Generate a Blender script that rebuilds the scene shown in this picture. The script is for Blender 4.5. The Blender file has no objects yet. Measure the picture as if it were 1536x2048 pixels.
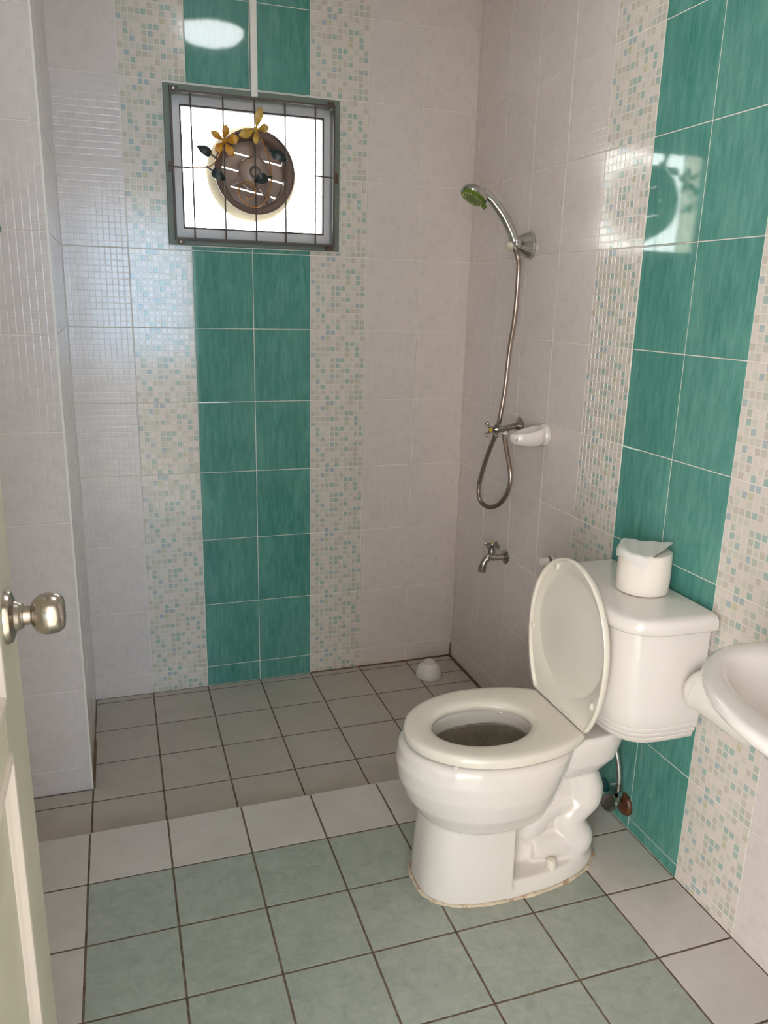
import bpy, bmesh, math, random
from mathutils import Vector, Matrix

random.seed(11)
scene = bpy.context.scene
COL = scene.collection
pi = math.pi

# ------------------------------------------------------------------ camera
YAW, PITCH, ROLL = 0.3285, 0.2611, 0.0247
CAM = Vector((-0.4611, -2.7946, 1.4318))
fw = Vector((math.sin(YAW) * math.cos(PITCH), math.cos(YAW) * math.cos(PITCH), -math.sin(PITCH)))
rt = Vector((math.cos(YAW), -math.sin(YAW), 0))
up = rt.cross(fw)
rt2 = math.cos(ROLL) * rt + math.sin(ROLL) * up
up2 = -math.sin(ROLL) * rt + math.cos(ROLL) * up
cam_d = bpy.data.cameras.new('camera')
cam_d.sensor_fit = 'HORIZONTAL'
cam_d.sensor_width = 36.0
cam_d.lens = 1577.26 / 1536 * 36.0
cam_d.clip_start = 0.02
cam = bpy.data.objects.new('camera', cam_d)
COL.objects.link(cam)
m3 = Matrix((rt2, up2, -fw)).transposed()
cam.matrix_world = Matrix.Translation(CAM) @ m3.to_4x4()
scene.camera = cam

# ------------------------------------------------------------------ world and exposure
world = bpy.data.worlds.new('overcast_sky')
scene.world = world
world.use_nodes = True
bg = world.node_tree.nodes['Background']
bg.inputs['Color'].default_value = (0.985, 0.985, 0.99, 1)
bg.inputs['Strength'].default_value = 9.0
scene.view_settings.view_transform = 'Standard'
scene.view_settings.look = 'None'
scene.view_settings.gamma = 1.0
scene.view_settings.use_curve_mapping = False
scene.view_settings.exposure = 0.66
scene.cycles.use_denoising = True
scene.cycles.max_bounces = 7
scene.cycles.diffuse_bounces = 4
scene.cycles.glossy_bounces = 4
scene.cycles.adaptive_threshold = 0.2
scene.cycles.adaptive_min_samples = 20
scene.cycles.caustics_reflective = False
scene.cycles.caustics_refractive = False


def portal(name, loc, size, rot):
    l = bpy.data.lights.new(name, 'AREA')
    l.shape = 'RECTANGLE'
    l.size, l.size_y = size
    l.cycles.is_portal = True
    o = bpy.data.objects.new(name, l)
    COL.objects.link(o)
    o.location = loc
    o.rotation_euler = rot
    return o


HX0, HX1, HY = -1.7, 2.2, -5.5          # the hall behind the camera
WX0, WX1, WZ0, WZ1 = -0.9, 0.5, 0.85, 2.15   # its rear window
LY0, LY1, LZ0, LZ1 = -5.4, -2.68, 0.04, 2.5   # its unglazed side opening, unseen, sized to light the right wall
portal('hall_window_daylight', ((WX0 + WX1) / 2, HY + 0.01, (WZ0 + WZ1) / 2), (WX1 - WX0, WZ1 - WZ0), (pi / 2, 0, 0))
portal('hall_side_daylight', (HX0 + 0.01, (LY0 + LY1) / 2, (LZ0 + LZ1) / 2), (LZ1 - LZ0, LY1 - LY0), (0, -pi / 2, 0))
portal('bath_window_daylight', (0.014, 0.22, 1.832), (0.56, 0.46), (-pi / 2, 0, 0))

# ------------------------------------------------------------------ node helpers


def new_mat(name):
    m = bpy.data.materials.new(name)
    m.use_nodes = True
    nt = m.node_tree
    b = nt.nodes['Principled BSDF']
    return m, nt, b


def srgb(r, g, b):
    f = lambda c: (c / 255 / 12.92) if c / 255 <= 0.04045 else ((c / 255 + 0.055) / 1.055) ** 2.4
    return (f(r), f(g), f(b), 1)


def link(nt, a, b):
    nt.links.new(a, b)


def math_n(nt, op, a, b=None, clamp=False):
    n = nt.nodes.new('ShaderNodeMath')
    n.operation = op
    n.use_clamp = clamp
    for i, v in enumerate((a, b)):
        if v is None:
            continue
        if isinstance(v, (int, float)):
            n.inputs[i].default_value = v
        else:
            link(nt, v, n.inputs[i])
    return n.outputs[0]


def mix_rgb(nt, fac, a, b, mode='MIX'):
    n = nt.nodes.new('ShaderNodeMix')
    n.data_type = 'RGBA'
    n.blend_type = mode
    for i, v in ((0, fac), (6, a), (7, b)):
        if isinstance(v, (int, float)):
            n.inputs[i].default_value = v
        elif isinstance(v, tuple):
            n.inputs[i].default_value = v
        else:
            link(nt, v, n.inputs[i])
    return n.outputs[2]


def noise(nt, vec, scale, detail=3, rough=0.5, dist=0.0):
    n = nt.nodes.new('ShaderNodeTexNoise')
    n.inputs['Scale'].default_value = scale
    n.inputs['Detail'].default_value = detail
    n.inputs['Roughness'].default_value = rough
    n.inputs['Distortion'].default_value = dist
    if vec is not None:
        link(nt, vec, n.inputs['Vector'])
    return n.outputs['Fac']


def ramp(nt, fac, lo, hi):
    n = nt.nodes.new('ShaderNodeMapRange')
    n.inputs[1].default_value = lo
    n.inputs[2].default_value = hi
    n.clamp = True
    link(nt, fac, n.inputs[0])
    return n.outputs[0]


def local_vec(nt, scale=(1, 1, 1), rnd=True):
    """Object coordinates, shifted by the object's random number so alike pieces differ."""
    tc = nt.nodes.new('ShaderNodeTexCoord')
    v = tc.outputs['Object']
    if rnd:
        oi = nt.nodes.new('ShaderNodeObjectInfo')
        sc = math_n(nt, 'MULTIPLY', oi.outputs['Random'], 37.0)
        cx = nt.nodes.new('ShaderNodeCombineXYZ')
        for i in range(3):
            link(nt, sc, cx.inputs[i])
        ad = nt.nodes.new('ShaderNodeVectorMath')
        ad.operation = 'ADD'
        link(nt, v, ad.inputs[0])
        link(nt, cx.outputs[0], ad.inputs[1])
        v = ad.outputs[0]
    mp = nt.nodes.new('ShaderNodeMapping')
    mp.inputs['Scale'].default_value = scale
    link(nt, v, mp.inputs['Vector'])
    return mp.outputs[0]


def bump(nt, b, h, strength, dist):
    n = nt.nodes.new('ShaderNodeBump')
    n.inputs['Strength'].default_value = strength
    n.inputs['Distance'].default_value = dist
    link(nt, h, n.inputs['Height'])
    link(nt, n.outputs[0], b.inputs['Normal'])
    return n


def simple(name, col, rough=0.4, metal=0.0, var=0.06, scale=30.0, coat=0.0, spec=0.5, bmp=0.0):
    """A plain material with a little procedural unevenness."""
    m, nt, b = new_mat(name)
    v = local_vec(nt)
    n = noise(nt, v, scale, 4)
    c = mix_rgb(nt, n, tuple(x * (1 - var) for x in col[:3]) + (1,), tuple(min(1, x * (1 + var)) for x in col[:3]) + (1,))
    link(nt, c, b.inputs['Base Color'])
    b.inputs['Roughness'].default_value = rough
    b.inputs['Metallic'].default_value = metal
    b.inputs['Coat Weight'].default_value = coat
    b.inputs['Specular IOR Level'].default_value = spec
    if bmp:
        bump(nt, b, n, bmp, 0.002)
    return m


MAT = {}
CW, CH = 0.2 / 11, 0.25 / 13


def mat_white_tile():
    m, nt, b = new_mat('white_wall_tile')
    tc = nt.nodes.new('ShaderNodeTexCoord')
    sep = nt.nodes.new('ShaderNodeSeparateXYZ')
    link(nt, tc.outputs['Object'], sep.inputs[0])
    u = math_n(nt, 'DIVIDE', sep.outputs['X'], CW)
    w = math_n(nt, 'DIVIDE', sep.outputs['Z'], CH)
    cu, cw = math_n(nt, 'FLOOR', u), math_n(nt, 'FLOOR', w)
    cb = nt.nodes.new('ShaderNodeCombineXYZ')
    link(nt, cu, cb.inputs[0])
    link(nt, cw, cb.inputs[1])
    wn = nt.nodes.new('ShaderNodeTexWhiteNoise')
    wn.noise_dimensions = '2D'
    link(nt, cb.outputs[0], wn.inputs['Vector'])
    tint = math_n(nt, 'POWER', wn.outputs['Value'], 3.0)
    fine = noise(nt, local_vec(nt), 9, 3)
    base = mix_rgb(nt, fine, srgb(212, 200, 195), srgb(217, 207, 203))
    chip = mix_rgb(nt, math_n(nt, 'MULTIPLY', tint, 0.30), base, srgb(196, 187, 181))
    link(nt, chip, b.inputs['Base Color'])
    # embossed grid: soft groove between the little squares

    def groove(x):
        f = math_n(nt, 'FRACT', x)
        d = math_n(nt, 'MINIMUM', f, math_n(nt, 'SUBTRACT', 1.0, f))
        return ramp(nt, d, 0.02, 0.11)
    h = math_n(nt, 'MINIMUM', groove(u), groove(w))
    bump(nt, b, h, 0.28, 0.0006)
    b.inputs['Roughness'].default_value = 0.16
    return m


def mat_teal():
    m, nt, b = new_mat('teal_wall_tile')
    v = local_vec(nt, (70, 70, 11))
    n1 = noise(nt, v, 1.0, 7, 0.68, 0.5)
    n2 = noise(nt, local_vec(nt, (7, 7, 2.5)), 1.0, 3)
    f = math_n(nt, 'ADD', math_n(nt, 'MULTIPLY', n1, 0.75), math_n(nt, 'MULTIPLY', n2, 0.35))
    f = ramp(nt, f, 0.33, 0.78)
    c = mix_rgb(nt, f, srgb(56, 120, 110), srgb(108, 163, 150))
    link(nt, c, b.inputs['Base Color'])
    b.inputs['Roughness'].default_value = 0.05
    bump(nt, b, noise(nt, local_vec(nt, (1, 1, 1)), 26, 2), 0.05, 0.001)
    return m


def mat_chip():
    m, nt, b = new_mat('mosaic_chip_glaze')
    at = nt.nodes.new('ShaderNodeAttribute')
    at.attribute_name = 'chip'
    n = noise(nt, local_vec(nt), 120, 3)
    c = mix_rgb(nt, math_n(nt, 'MULTIPLY', n, 0.25), at.outputs['Color'], srgb(225, 218, 208))
    link(nt, c, b.inputs['Base Color'])
    b.inputs['Roughness'].default_value = 0.12
    return m


def mat_floor(name, a, bcol, sc, rough, streak):
    m, nt, b = new_mat(name)
    v = local_vec(nt)
    n1 = noise(nt, v, sc, 6, 0.65, streak)
    n2 = noise(nt, v, sc * 5, 4, 0.6)
    f = math_n(nt, 'ADD', math_n(nt, 'MULTIPLY', n1, 0.75), math_n(nt, 'MULTIPLY', n2, 0.25))
    c = mix_rgb(nt, ramp(nt, f, 0.32, 0.7), a, bcol)
    link(nt, c, b.inputs['Base Color'])
    b.inputs['Roughness'].default_value = rough
    b.inputs['Specular IOR Level'].default_value = 0.4
    bump(nt, b, n2, 0.08, 0.001)
    return m


def mat_stained(name, clean, dirty, lo, hi, sc, rough):
    m, nt, b = new_mat(name)
    n = noise(nt, local_vec(nt), sc, 5, 0.65)
    link(nt, mix_rgb(nt, ramp(nt, n, lo, hi), clean, dirty), b.inputs['Base Color'])
    b.inputs['Roughness'].default_value = rough
    bump(nt, b, n, 0.3, 0.002)
    return m


def mat_braid(name, a, bcol, pitch, metal, rough):
    """ribbed hose: rings across the local axis come from geometry; colour only alternates finely"""
    m, nt, b = new_mat(name)
    n = noise(nt, local_vec(nt), 300, 2)
    link(nt, mix_rgb(nt, n, a, bcol), b.inputs['Base Color'])
    b.inputs['Metallic'].default_value = metal
    b.inputs['Roughness'].default_value = rough
    return m


def mat_glass(name='window_glass', c0=(0.93, 0.96, 0.95, 1), c1=(0.97, 0.98, 0.97, 1)):
    m = bpy.data.materials.new(name)
    m.use_nodes = True
    nt = m.node_tree
    for n in list(nt.nodes):
        nt.nodes.remove(n)
    out = nt.nodes.new('ShaderNodeOutputMaterial')
    mx = nt.nodes.new('ShaderNodeMixShader')
    tr = nt.nodes.new('ShaderNodeBsdfTransparent')
    gl = nt.nodes.new('ShaderNodeBsdfGlossy')
    gl.inputs['Roughness'].default_value = 0.02
    fr = nt.nodes.new('ShaderNodeFresnel')
    fr.inputs['IOR'].default_value = 1.45
    v = local_vec(nt)
    tc = mix_rgb(nt, noise(nt, v, 5, 2), c0, c1)
    link(nt, tc, tr.inputs['Color'])
    link(nt, fr.outputs[0], mx.inputs[0])
    link(nt, tr.outputs[0], mx.inputs[1])
    link(nt, gl.outputs[0], mx.inputs[2])
    link(nt, mx.outputs[0], out.inputs['Surface'])
    return m


def mat_emit(name, col, s):
    m, nt, b = new_mat(name)
    b.inputs['Emission Color'].default_value = col
    b.inputs['Emission Strength'].default_value = s
    b.inputs['Base Color'].default_value = (0.9, 0.9, 0.9, 1)
    return m


MAT['white_tile'] = mat_white_tile()
MAT['teal'] = mat_teal()
MAT['chip'] = mat_chip()
MAT['mosaic_base'] = simple('mosaic_tile_ground', srgb(214, 205, 194), 0.18, var=0.04, scale=40)
MAT['grout'] = simple('wall_grout', srgb(226, 219, 208), 0.7, var=0.06)
MAT['floor_white'] = mat_floor('white_floor_tile', srgb(192, 184, 177), srgb(206, 199, 192), 9, 0.32, 0.4)
MAT['floor_shower'] = mat_floor('darker_shower_floor_tile', srgb(174, 165, 155), srgb(189, 180, 170), 9, 0.4, 0.4)  # darker and greyer than the white border tile
MAT['floor_green'] = mat_floor('green_floor_tile', srgb(144, 151, 140), srgb(172, 177, 166), 26, 0.38, 0.8)
MAT['floor_grout'] = mat_stained('brown_floor_grout', srgb(122, 106, 88), srgb(78, 58, 42), 0.35, 0.65, 60, 0.8)
MAT['caulk'] = mat_stained('stained_caulk', srgb(214, 200, 176), srgb(150, 100, 60), 0.45, 0.7, 45, 0.6)
MAT['mortar'] = mat_stained('brown_mortar', srgb(128, 98, 66), srgb(80, 56, 36), 0.35, 0.7, 60, 0.85)
MAT['ceramic'] = simple('white_ceramic', srgb(224, 217, 210), 0.09, var=0.012, scale=6, coat=0.3)
MAT['seat'] = simple('ivory_seat_plastic', srgb(224, 217, 204), 0.14, var=0.012, scale=6)
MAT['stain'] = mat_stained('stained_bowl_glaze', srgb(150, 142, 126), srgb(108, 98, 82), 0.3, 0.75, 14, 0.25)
MAT['chrome'] = simple('worn_chrome', (0.56, 0.55, 0.54, 1), 0.14, 1.0, var=0.08, scale=60)
MAT['tapmetal'] = simple('dull_chrome', (0.40, 0.37, 0.34, 1), 0.22, 1.0, var=0.2, scale=70)
MAT['nickel'] = simple('brushed_nickel', (0.52, 0.46, 0.40, 1), 0.24, 1.0, var=0.06, scale=80)
MAT['hose'] = mat_braid('bronze_hose', (0.40, 0.31, 0.27, 1), (0.55, 0.45, 0.40, 1), 0, 1.0, 0.25)
MAT['braid'] = mat_braid('braided_steel', (0.35, 0.33, 0.31, 1), (0.75, 0.72, 0.68, 1), 0, 1.0, 0.4)
MAT['rust'] = mat_stained('rusty_metal', srgb(96, 58, 34), srgb(52, 32, 22), 0.4, 0.65, 90, 0.35)
MAT['green_paint'] = simple('green_grey_frame_paint', srgb(104, 112, 100), 0.5, var=0.08, scale=25)
MAT['rusty_rod'] = simple('dark_grille_iron', srgb(84, 72, 66), 0.55, 0.3, var=0.2, scale=60)
MAT['sash'] = simple('grey_white_sash', srgb(206, 202, 202), 0.45, var=0.02)
MAT['gasket'] = simple('dark_glazing_gasket', srgb(66, 56, 54), 0.6)
MAT['reveal'] = simple('cream_outer_wall', srgb(242, 234, 216), 0.8, var=0.03)
MAT['glass'] = mat_glass()
MAT['blue_glass'] = mat_glass('blue_tinted_glass', (0.70, 0.86, 1.0, 1), (0.76, 0.90, 1.0, 1))
MAT['fan_slat'] = simple('shaded_fan_shutter', srgb(164, 140, 126), 0.35, var=0.15, scale=30)  # backlit shade put into the colour, paler than on the housing
MAT['fan'] = simple('brown_shaded_fan_plastic', srgb(122, 100, 88), 0.45, var=0.12, scale=18)  # cream plastic painted brown to carry its backlit shade
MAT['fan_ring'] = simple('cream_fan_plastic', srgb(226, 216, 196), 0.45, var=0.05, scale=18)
MAT['petal'] = mat_stained('yellow_orange_enamel', srgb(206, 150, 40), srgb(176, 108, 24), 0.35, 0.7, 60, 0.35)
MAT['petal2'] = mat_stained('golden_enamel', srgb(204, 166, 66), srgb(164, 122, 40), 0.35, 0.7, 60, 0.35)
MAT['leaf'] = simple('dark_green_enamel', srgb(28, 44, 42), 0.3, var=0.3, scale=40)
MAT['vine'] = simple('brass_brown_wire', srgb(160, 104, 40), 0.4, 0.3, var=0.2, scale=60)
MAT['plastic'] = simple('white_plastic', srgb(224, 218, 208), 0.35, var=0.03)
MAT['grey_band'] = simple('grey_band', srgb(96, 90, 84), 0.5)
MAT['green_plastic'] = simple('lime_green_plastic', srgb(84, 110, 16), 0.35, var=0.08, scale=60)
MAT['nozzle'] = simple('pale_nozzles', srgb(222, 216, 150), 0.4)
MAT['clear_plastic'] = simple('cloudy_plastic', srgb(205, 200, 176), 0.2)
MAT['yellow_cap'] = simple('yellow_cap', srgb(190, 160, 60), 0.35)
MAT['black'] = simple('black_print', srgb(32, 30, 30), 0.5)
MAT['teal_plastic'] = simple('teal_escutcheon', srgb(34, 92, 98), 0.15, var=0.1)
MAT['sheet'] = simple('shaded_tissue_sheet', srgb(216, 211, 205), 0.85, var=0.02, scale=80, bmp=0.3)  # same tissue as the roll, its grey shading put into the colour
MAT['paper'] = simple('tissue_paper', srgb(230, 220, 209), 0.85, var=0.02, scale=80, bmp=0.3)
MAT['door'] = mat_stained('sage_door_paint', srgb(202, 197, 177), srgb(192, 188, 168), 0.4, 0.65, 6, 0.42)
MAT['moulding'] = simple('lit_moulding_paint', srgb(214, 200, 186), 0.4, var=0.03)  # door paint made lighter: light on the slopes put into the colour
MAT['plaster'] = simple('white_plaster', srgb(226, 222, 214), 0.8, var=0.03)
MAT['hall_floor'] = simple('hall_floor_tile', srgb(222, 214, 202), 0.35, var=0.05)
MAT['card'] = simple('cardboard_core', srgb(176, 150, 118), 0.8)
MAT['lamp'] = mat_emit('lamp_glass', (0.97, 0.98, 1.0, 1), 11.5)

# ------------------------------------------------------------------ mesh helpers


class MB:
    def __init__(s):
        s.v, s.f = [], []

    def add(s, verts, faces):
        o = len(s.v)
        s.v += [tuple(p) for p in verts]
        s.f += [tuple(i + o for i in f) for f in faces]
        return s

    def box(s, x0, x1, y0, y1, z0, z1):
        v = [(x, y, z) for z in (z0, z1) for y in (y0, y1) for x in (x0, x1)]
        return s.add(v, [(0, 2, 3, 1), (4, 5, 7, 6), (0, 1, 5, 4), (2, 6, 7, 3), (0, 4, 6, 2), (1, 3, 7, 5)])

    def loft(s, rings, cap0=True, cap1=True, close=False):
        n = len(rings[0])
        o = len(s.v)
        for r in rings:
            s.v += [tuple(p) for p in r]
        m = len(rings)
        for i in range(m if close else m - 1):
            a, b = o + i * n, o + ((i + 1) % m) * n
            for j in range(n):
                k = (j + 1) % n
                s.f.append((a + j, a + k, b + k, b + j))
        if not close:
            if cap0:
                s.f.append(tuple(o + j for j in reversed(range(n))))
            if cap1:
                s.f.append(tuple(o + (m - 1) * n + j for j in range(n)))
        return s

    def lathe(s, prof, org=(0, 0, 0), axis=(0, 0, 1), n=32, sx=1.0, sy=1.0, cap0=True, cap1=True):
        """prof: list of (radius, height along axis)."""
        a = Vector(axis).normalized()
        t = Vector((0, 0, 1)) if abs(a.z) < 0.9 else Vector((1, 0, 0))
        e1 = (t - a * t.dot(a)).normalized()
        e2 = a.cross(e1)
        org = Vector(org)
        rings = []
        for r, h in prof:
            r = max(r, 1e-5)
            rings.append([org + a * h + (e1 * math.cos(2 * pi * j / n) * sx + e2 * math.sin(2 * pi * j / n) * sy) * r for j in range(n)])
        return s.loft(rings, cap0, cap1)

    def tube(s, pts, r, n=10, cap=True):
        pts = [Vector(p) for p in pts]
        rs = r if isinstance(r, (list, tuple)) else [r] * len(pts)
        rings = []
        prev = None
        for i, p in enumerate(pts):
            d = (pts[min(i + 1, len(pts) - 1)] - pts[max(i - 1, 0)]).normalized()
            if prev is None:
                t = Vector((0, 0, 1)) if abs(d.z) < 0.9 else Vector((1, 0, 0))
                e1 = (t - d * t.dot(d)).normalized()
            else:
                e1 = (prev - d * prev.dot(d)).normalized()
            prev = e1
            e2 = d.cross(e1)
            rings.append([p + (e1 * math.cos(2 * pi * j / n) + e2 * math.sin(2 * pi * j / n)) * rs[i] for j in range(n)])
        return s.loft(rings, cap, cap)

    def mesh(s, name, smooth=40):
        me = bpy.data.meshes.new(name)
        me.from_pydata(s.v, [], s.f)
        bm = bmesh.new()
        bm.from_mesh(me)
        bmesh.ops.recalc_face_normals(bm, faces=bm.faces)
        bm.to_mesh(me)
        bm.free()
        if smooth:
            me.polygons.foreach_set('use_smooth', [True] * len(me.polygons))
            me.set_sharp_from_angle(angle=math.radians(smooth))
        me.update()
        return me

    def build(s, name, mat, parent=None, smooth=40):
        return link_mesh(name, s.mesh(name, smooth), mat, parent)


def link_mesh(name, me, mat, parent=None):
    if mat and not me.materials:
        me.materials.append(MAT[mat])
    o = bpy.data.objects.new(name, me)
    COL.objects.link(o)
    if parent:
        o.parent = parent
        o.matrix_parent_inverse = parent.matrix_world.inverted()
    return o


def empty(name, loc=(0, 0, 0)):
    o = bpy.data.objects.new(name, None)
    o.empty_display_size = 0.05
    COL.objects.link(o)
    o.location = loc
    o.matrix_world = Matrix.Translation(Vector(loc))
    return o


def tag(o, label, cat, group=None):
    o['label'] = label
    o['category'] = cat
    if group:
        o['group'] = group
    return o


def structure(o, label=None):
    o['kind'] = 'structure'
    if label:
        o['label'] = label
    return o


def smooth_path(pts, n=8):
    """Catmull-Rom through the given points."""
    P = [Vector(p) for p in pts]
    out = []
    for i in range(len(P) - 1):
        p0, p1, p2, p3 = P[max(i - 1, 0)], P[i], P[i + 1], P[min(i + 2, len(P) - 1)]
        for k in range(n):
            t = k / n
            out.append(0.5 * ((2 * p1) + (p2 - p0) * t + (2 * p0 - 5 * p1 + 4 * p2 - p3) * t * t + (3 * p1 - p0 - 3 * p2 + p3) * t ** 3))
    out.append(P[-1])
    return out


def bevelled(o, w, seg=2):
    md = o.modifiers.new('bevel', 'BEVEL')
    md.width = w
    md.segments = seg
    md.limit_method = 'ANGLE'
    md.angle_limit = math.radians(35)
    return o


# ------------------------------------------------------------------ the room shell
XR = 0.8                 # right wall face
ST = 0.0432              # dry floor above shower floor
ROW0, RH = 0.0782, 0.25  # first wall joint, tile height
STEP = -0.8396           # step edge
CEIL = 2.5782
PX, PY = -0.60, -0.567   # partition corner
WO = (-0.262, 0.290, 1.604, 2.061)   # window opening x0 x1 z0 z1
G = 0.0012               # half joint
D = 0.0013               # joint depth

wall_back = MB().box(-1.0, WO[0], D, 0.21, -0.1, CEIL).box(WO[1], XR + 0.15, D, 0.21, -0.1, CEIL) \
    .box(WO[0], WO[1], D, 0.21, -0.1, WO[2]).box(WO[0], WO[1], D, 0.21, WO[3], CEIL).build('wall_back', 'grout', smooth=0)
structure(wall_back, 'back shower wall of white, mosaic and teal tile columns with the window')
wall_right = MB().box(XR + D, XR + 0.15, -2.6, D, -0.1, CEIL).build('wall_right', 'grout', smooth=0)
structure(wall_right, 'right wall of white, mosaic and teal tile columns behind the toilet')
wall_left = MB().box(-1.0, PX - D, PY + D, D, -0.1, CEIL).box(-1.0, -0.8 - D, -2.6, PY + D, -0.1, CEIL).build('wall_left', 'grout', smooth=0)
structure(wall_left, 'left white tiled wall with its projecting corner')
ceiling = MB().box(-1.0, XR + 0.15, -2.6, 0.13, CEIL, CEIL + 0.1).build('ceiling', 'plaster', smooth=0)
structure(ceiling)
DX0, DX1, DZ = -0.650, 0.04, 2.06
wall_front = MB().box(HX0, DX0, -2.6, -2.5, -0.1, CEIL).box(DX1, HX1, -2.6, -2.5, -0.1, CEIL).box(DX0, DX1, -2.6, -2.5, DZ, CEIL).build('wall_front', 'plaster', smooth=0)
structure(wall_front)
# hall behind the camera, open to daylight through a wide window
structure(MB().box(HX0, HX1, HY - 0.1, -2.6, -0.1, 0.03).box(DX0, DX1, -2.6, -2.5, -0.1, 0.04).build('floor_hall', 'hall_floor', smooth=0))
structure(MB().box(HX0, HX1, HY - 0.1, -2.6, CEIL, CEIL + 0.1).build('ceiling_hall', 'plaster', smooth=0))
structure(MB().box(HX0, WX0, HY - 0.1, HY, -0.1, CEIL).box(WX1, HX1, HY - 0.1, HY, -0.1, CEIL)
          .box(WX0, WX1, HY - 0.1, HY, -0.1, WZ0).box(WX0, WX1, HY - 0.1, HY, WZ1, CEIL).build('wall_hall_rear', 'plaster', smooth=0))
structure(MB().box(HX0 - 0.1, HX0, HY - 0.1, LY0, -0.1, CEIL).box(HX0 - 0.1, HX0, LY1, -2.5, -0.1, CEIL).box(HX0 - 0.1, HX0, LY0, LY1, -0.1, LZ0).box(HX0 - 0.1, HX0, LY0, LY1, LZ1, CEIL).build('wall_hall_left', 'plaster', smooth=0))
structure(MB().box(HX1, HX1 + 0.1, HY - 0.1, -2.5, -0.1, CEIL).build('wall_hall_right', 'plaster', smooth=0))

w2 = MB().box(WX0, WX1, HY - 0.06, HY - 0.055, WZ0, WZ1).build('window_2', 'blue_glass', smooth=0)
structure(w2, 'blue-tinted rear window of the hall')

# ------------------------------------------------------------------ wall tiles
tile_cache = {}


def tile_mesh(w, h, mat, th=0.008, bev=0.0012):
    key = (round(w, 4), round(h, 4), mat)
    if key in tile_cache:
        return tile_cache[key]
    b = MB()
    x0, x1, z0, z1 = G, w - G, G, h - G
    r = lambda i, y: [(x0 + i, y, z0 + i), (x1 - i, y, z0 + i), (x1 - i, y, z1 - i), (x0 + i, y, z1 - i)]
    b.loft([r(0, th), r(0, bev * 0.6), r(bev, 0)], cap0=False)
    me = b.mesh('tile', 0)
    me.materials.append(MAT[mat])
    tile_cache[key] = me
    return me


def poly_tile(poly, mat, th=0.008):
    b = MB()
    b.loft([[(x, th, z) for x, z in poly], [(x, 0, z) for x, z in poly]], cap0=False)
    me = b.mesh('tile', 0)
    me.materials.append(MAT[mat])
    return me


PAL = {'.': (213, 201, 192), 'p': (198, 194, 181), 'g': (174, 178, 164), 't': (152, 174, 166),
       'b': (160, 172, 176), 'o': (188, 184, 152), 'w': (190, 180, 166)}
PATTERN = ['...bb..pw.p', '.pbo.pg...w', 'wp.p.wpttp.', 'pwwgtw.g.t.', 'bppp...o.t.', '.g..gtt.p.g',
           '.tp.gt.p.wt', '.pb.wpwt...', 'wpppbgp.pbg', '.b.wwpptww.', '.pt...w..w.', 'wpw.pw.ppgw', 'pw.t.t.pggg']


def chip_rect(c, r):
    return (c * CW + 0.0019, (c + 1) * CW - 0.0019, 0.25 - (r + 1) * CH + 0.0020, 0.25 - r * CH - 0.0020)


CHIP_H = 0.0007


def chip_geo(b, x0, x1, z0, z1):
    i = 0.0007
    a = [(x0, 0.0004, z0), (x1, 0.0004, z0), (x1, 0.0004, z1), (x0, 0.0004, z1)]
    t = [(x0 + i, -CHIP_H, z0 + i), (x1 - i, -CHIP_H, z0 + i), (x1 - i, -CHIP_H, z1 - i), (x0 + i, -CHIP_H, z1 - i)]
    b.loft([a, t], cap0=False)


def paint(me, cols, per=5):
    at = me.color_attributes.new('chip', 'FLOAT_COLOR', 'CORNER')
    for p in me.polygons:
        c = cols[p.index // per]
        for li in p.loop_indices:
            at.data[li].color = c


def chips_mesh(zlo, hole=None, org=(0, 0), clip_top=1e9):
    """All chips of one tile from local height zlo up; hole in wall coordinates."""
    b, cols = MB(), []
    for r in range(13):
        for c in range(11):
            x0, x1, z0, z1 = chip_rect(c, r)
            z0c, z1c = max(z0, zlo + 0.002), min(z1, clip_top - 0.002)
            if z1c - z0c < 0.004:
                continue
            if hole:
                X0, X1, Z0, Z1 = x0 + org[0], x1 + org[0], z0 + org[1], z1 + org[1]
                if X1 > hole[0] and X0 < hole[1] and Z1 > hole[2] and Z0 < hole[3]:
                    continue
            chip_geo(b, x0, x1, z0c - zlo, z1c - zlo)
            cols.append(srgb(*PAL[PATTERN[r][c]]))
    me = bpy.data.meshes.new('mosaic_chips')
    me.from_pydata(b.v, [], b.f)
    paint(me, cols)
    me.materials.append(MAT['chip'])
    return me


chips_cache = {}
chip_single = {}


def single_chip(code):
    if code not in chip_single:
        b = MB()
        w, h = CW - 0.0038, CH - 0.0040
        chip_geo(b, 0, w, 0, h)
        me = bpy.data.meshes.new('mosaic_chip')
        me.from_pydata(b.v, [], b.f)
        paint(me, [srgb(*PAL[code])])
        me.materials.append(MAT['chip'])
        chip_single[code] = me
    return chip_single[code]


def place(o, parent, M):
    o.parent = parent
    o.matrix_world = M


def frame(kind, u, z):
    """Transform of a tile whose local x runs along the wall, z up and -y out of it."""
    if kind == 'back':
        return Matrix.Translation((u, 0, z))
    if kind == 'right':
        return Matrix.Translation((XR, u, z)) @ Matrix.Rotation(-pi / 2, 4, 'Z')
    if kind == 'side':
        return Matrix.Translation((PX, u, z)) @ Matrix.Rotation(pi / 2, 4, 'Z')
    if kind == 'part':
        return Matrix.Translation((u, PY, z))
    if kind == 'left':
        return Matrix.Translation((-0.8, u, z)) @ Matrix.Rotation(pi / 2, 4, 'Z')


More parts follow.
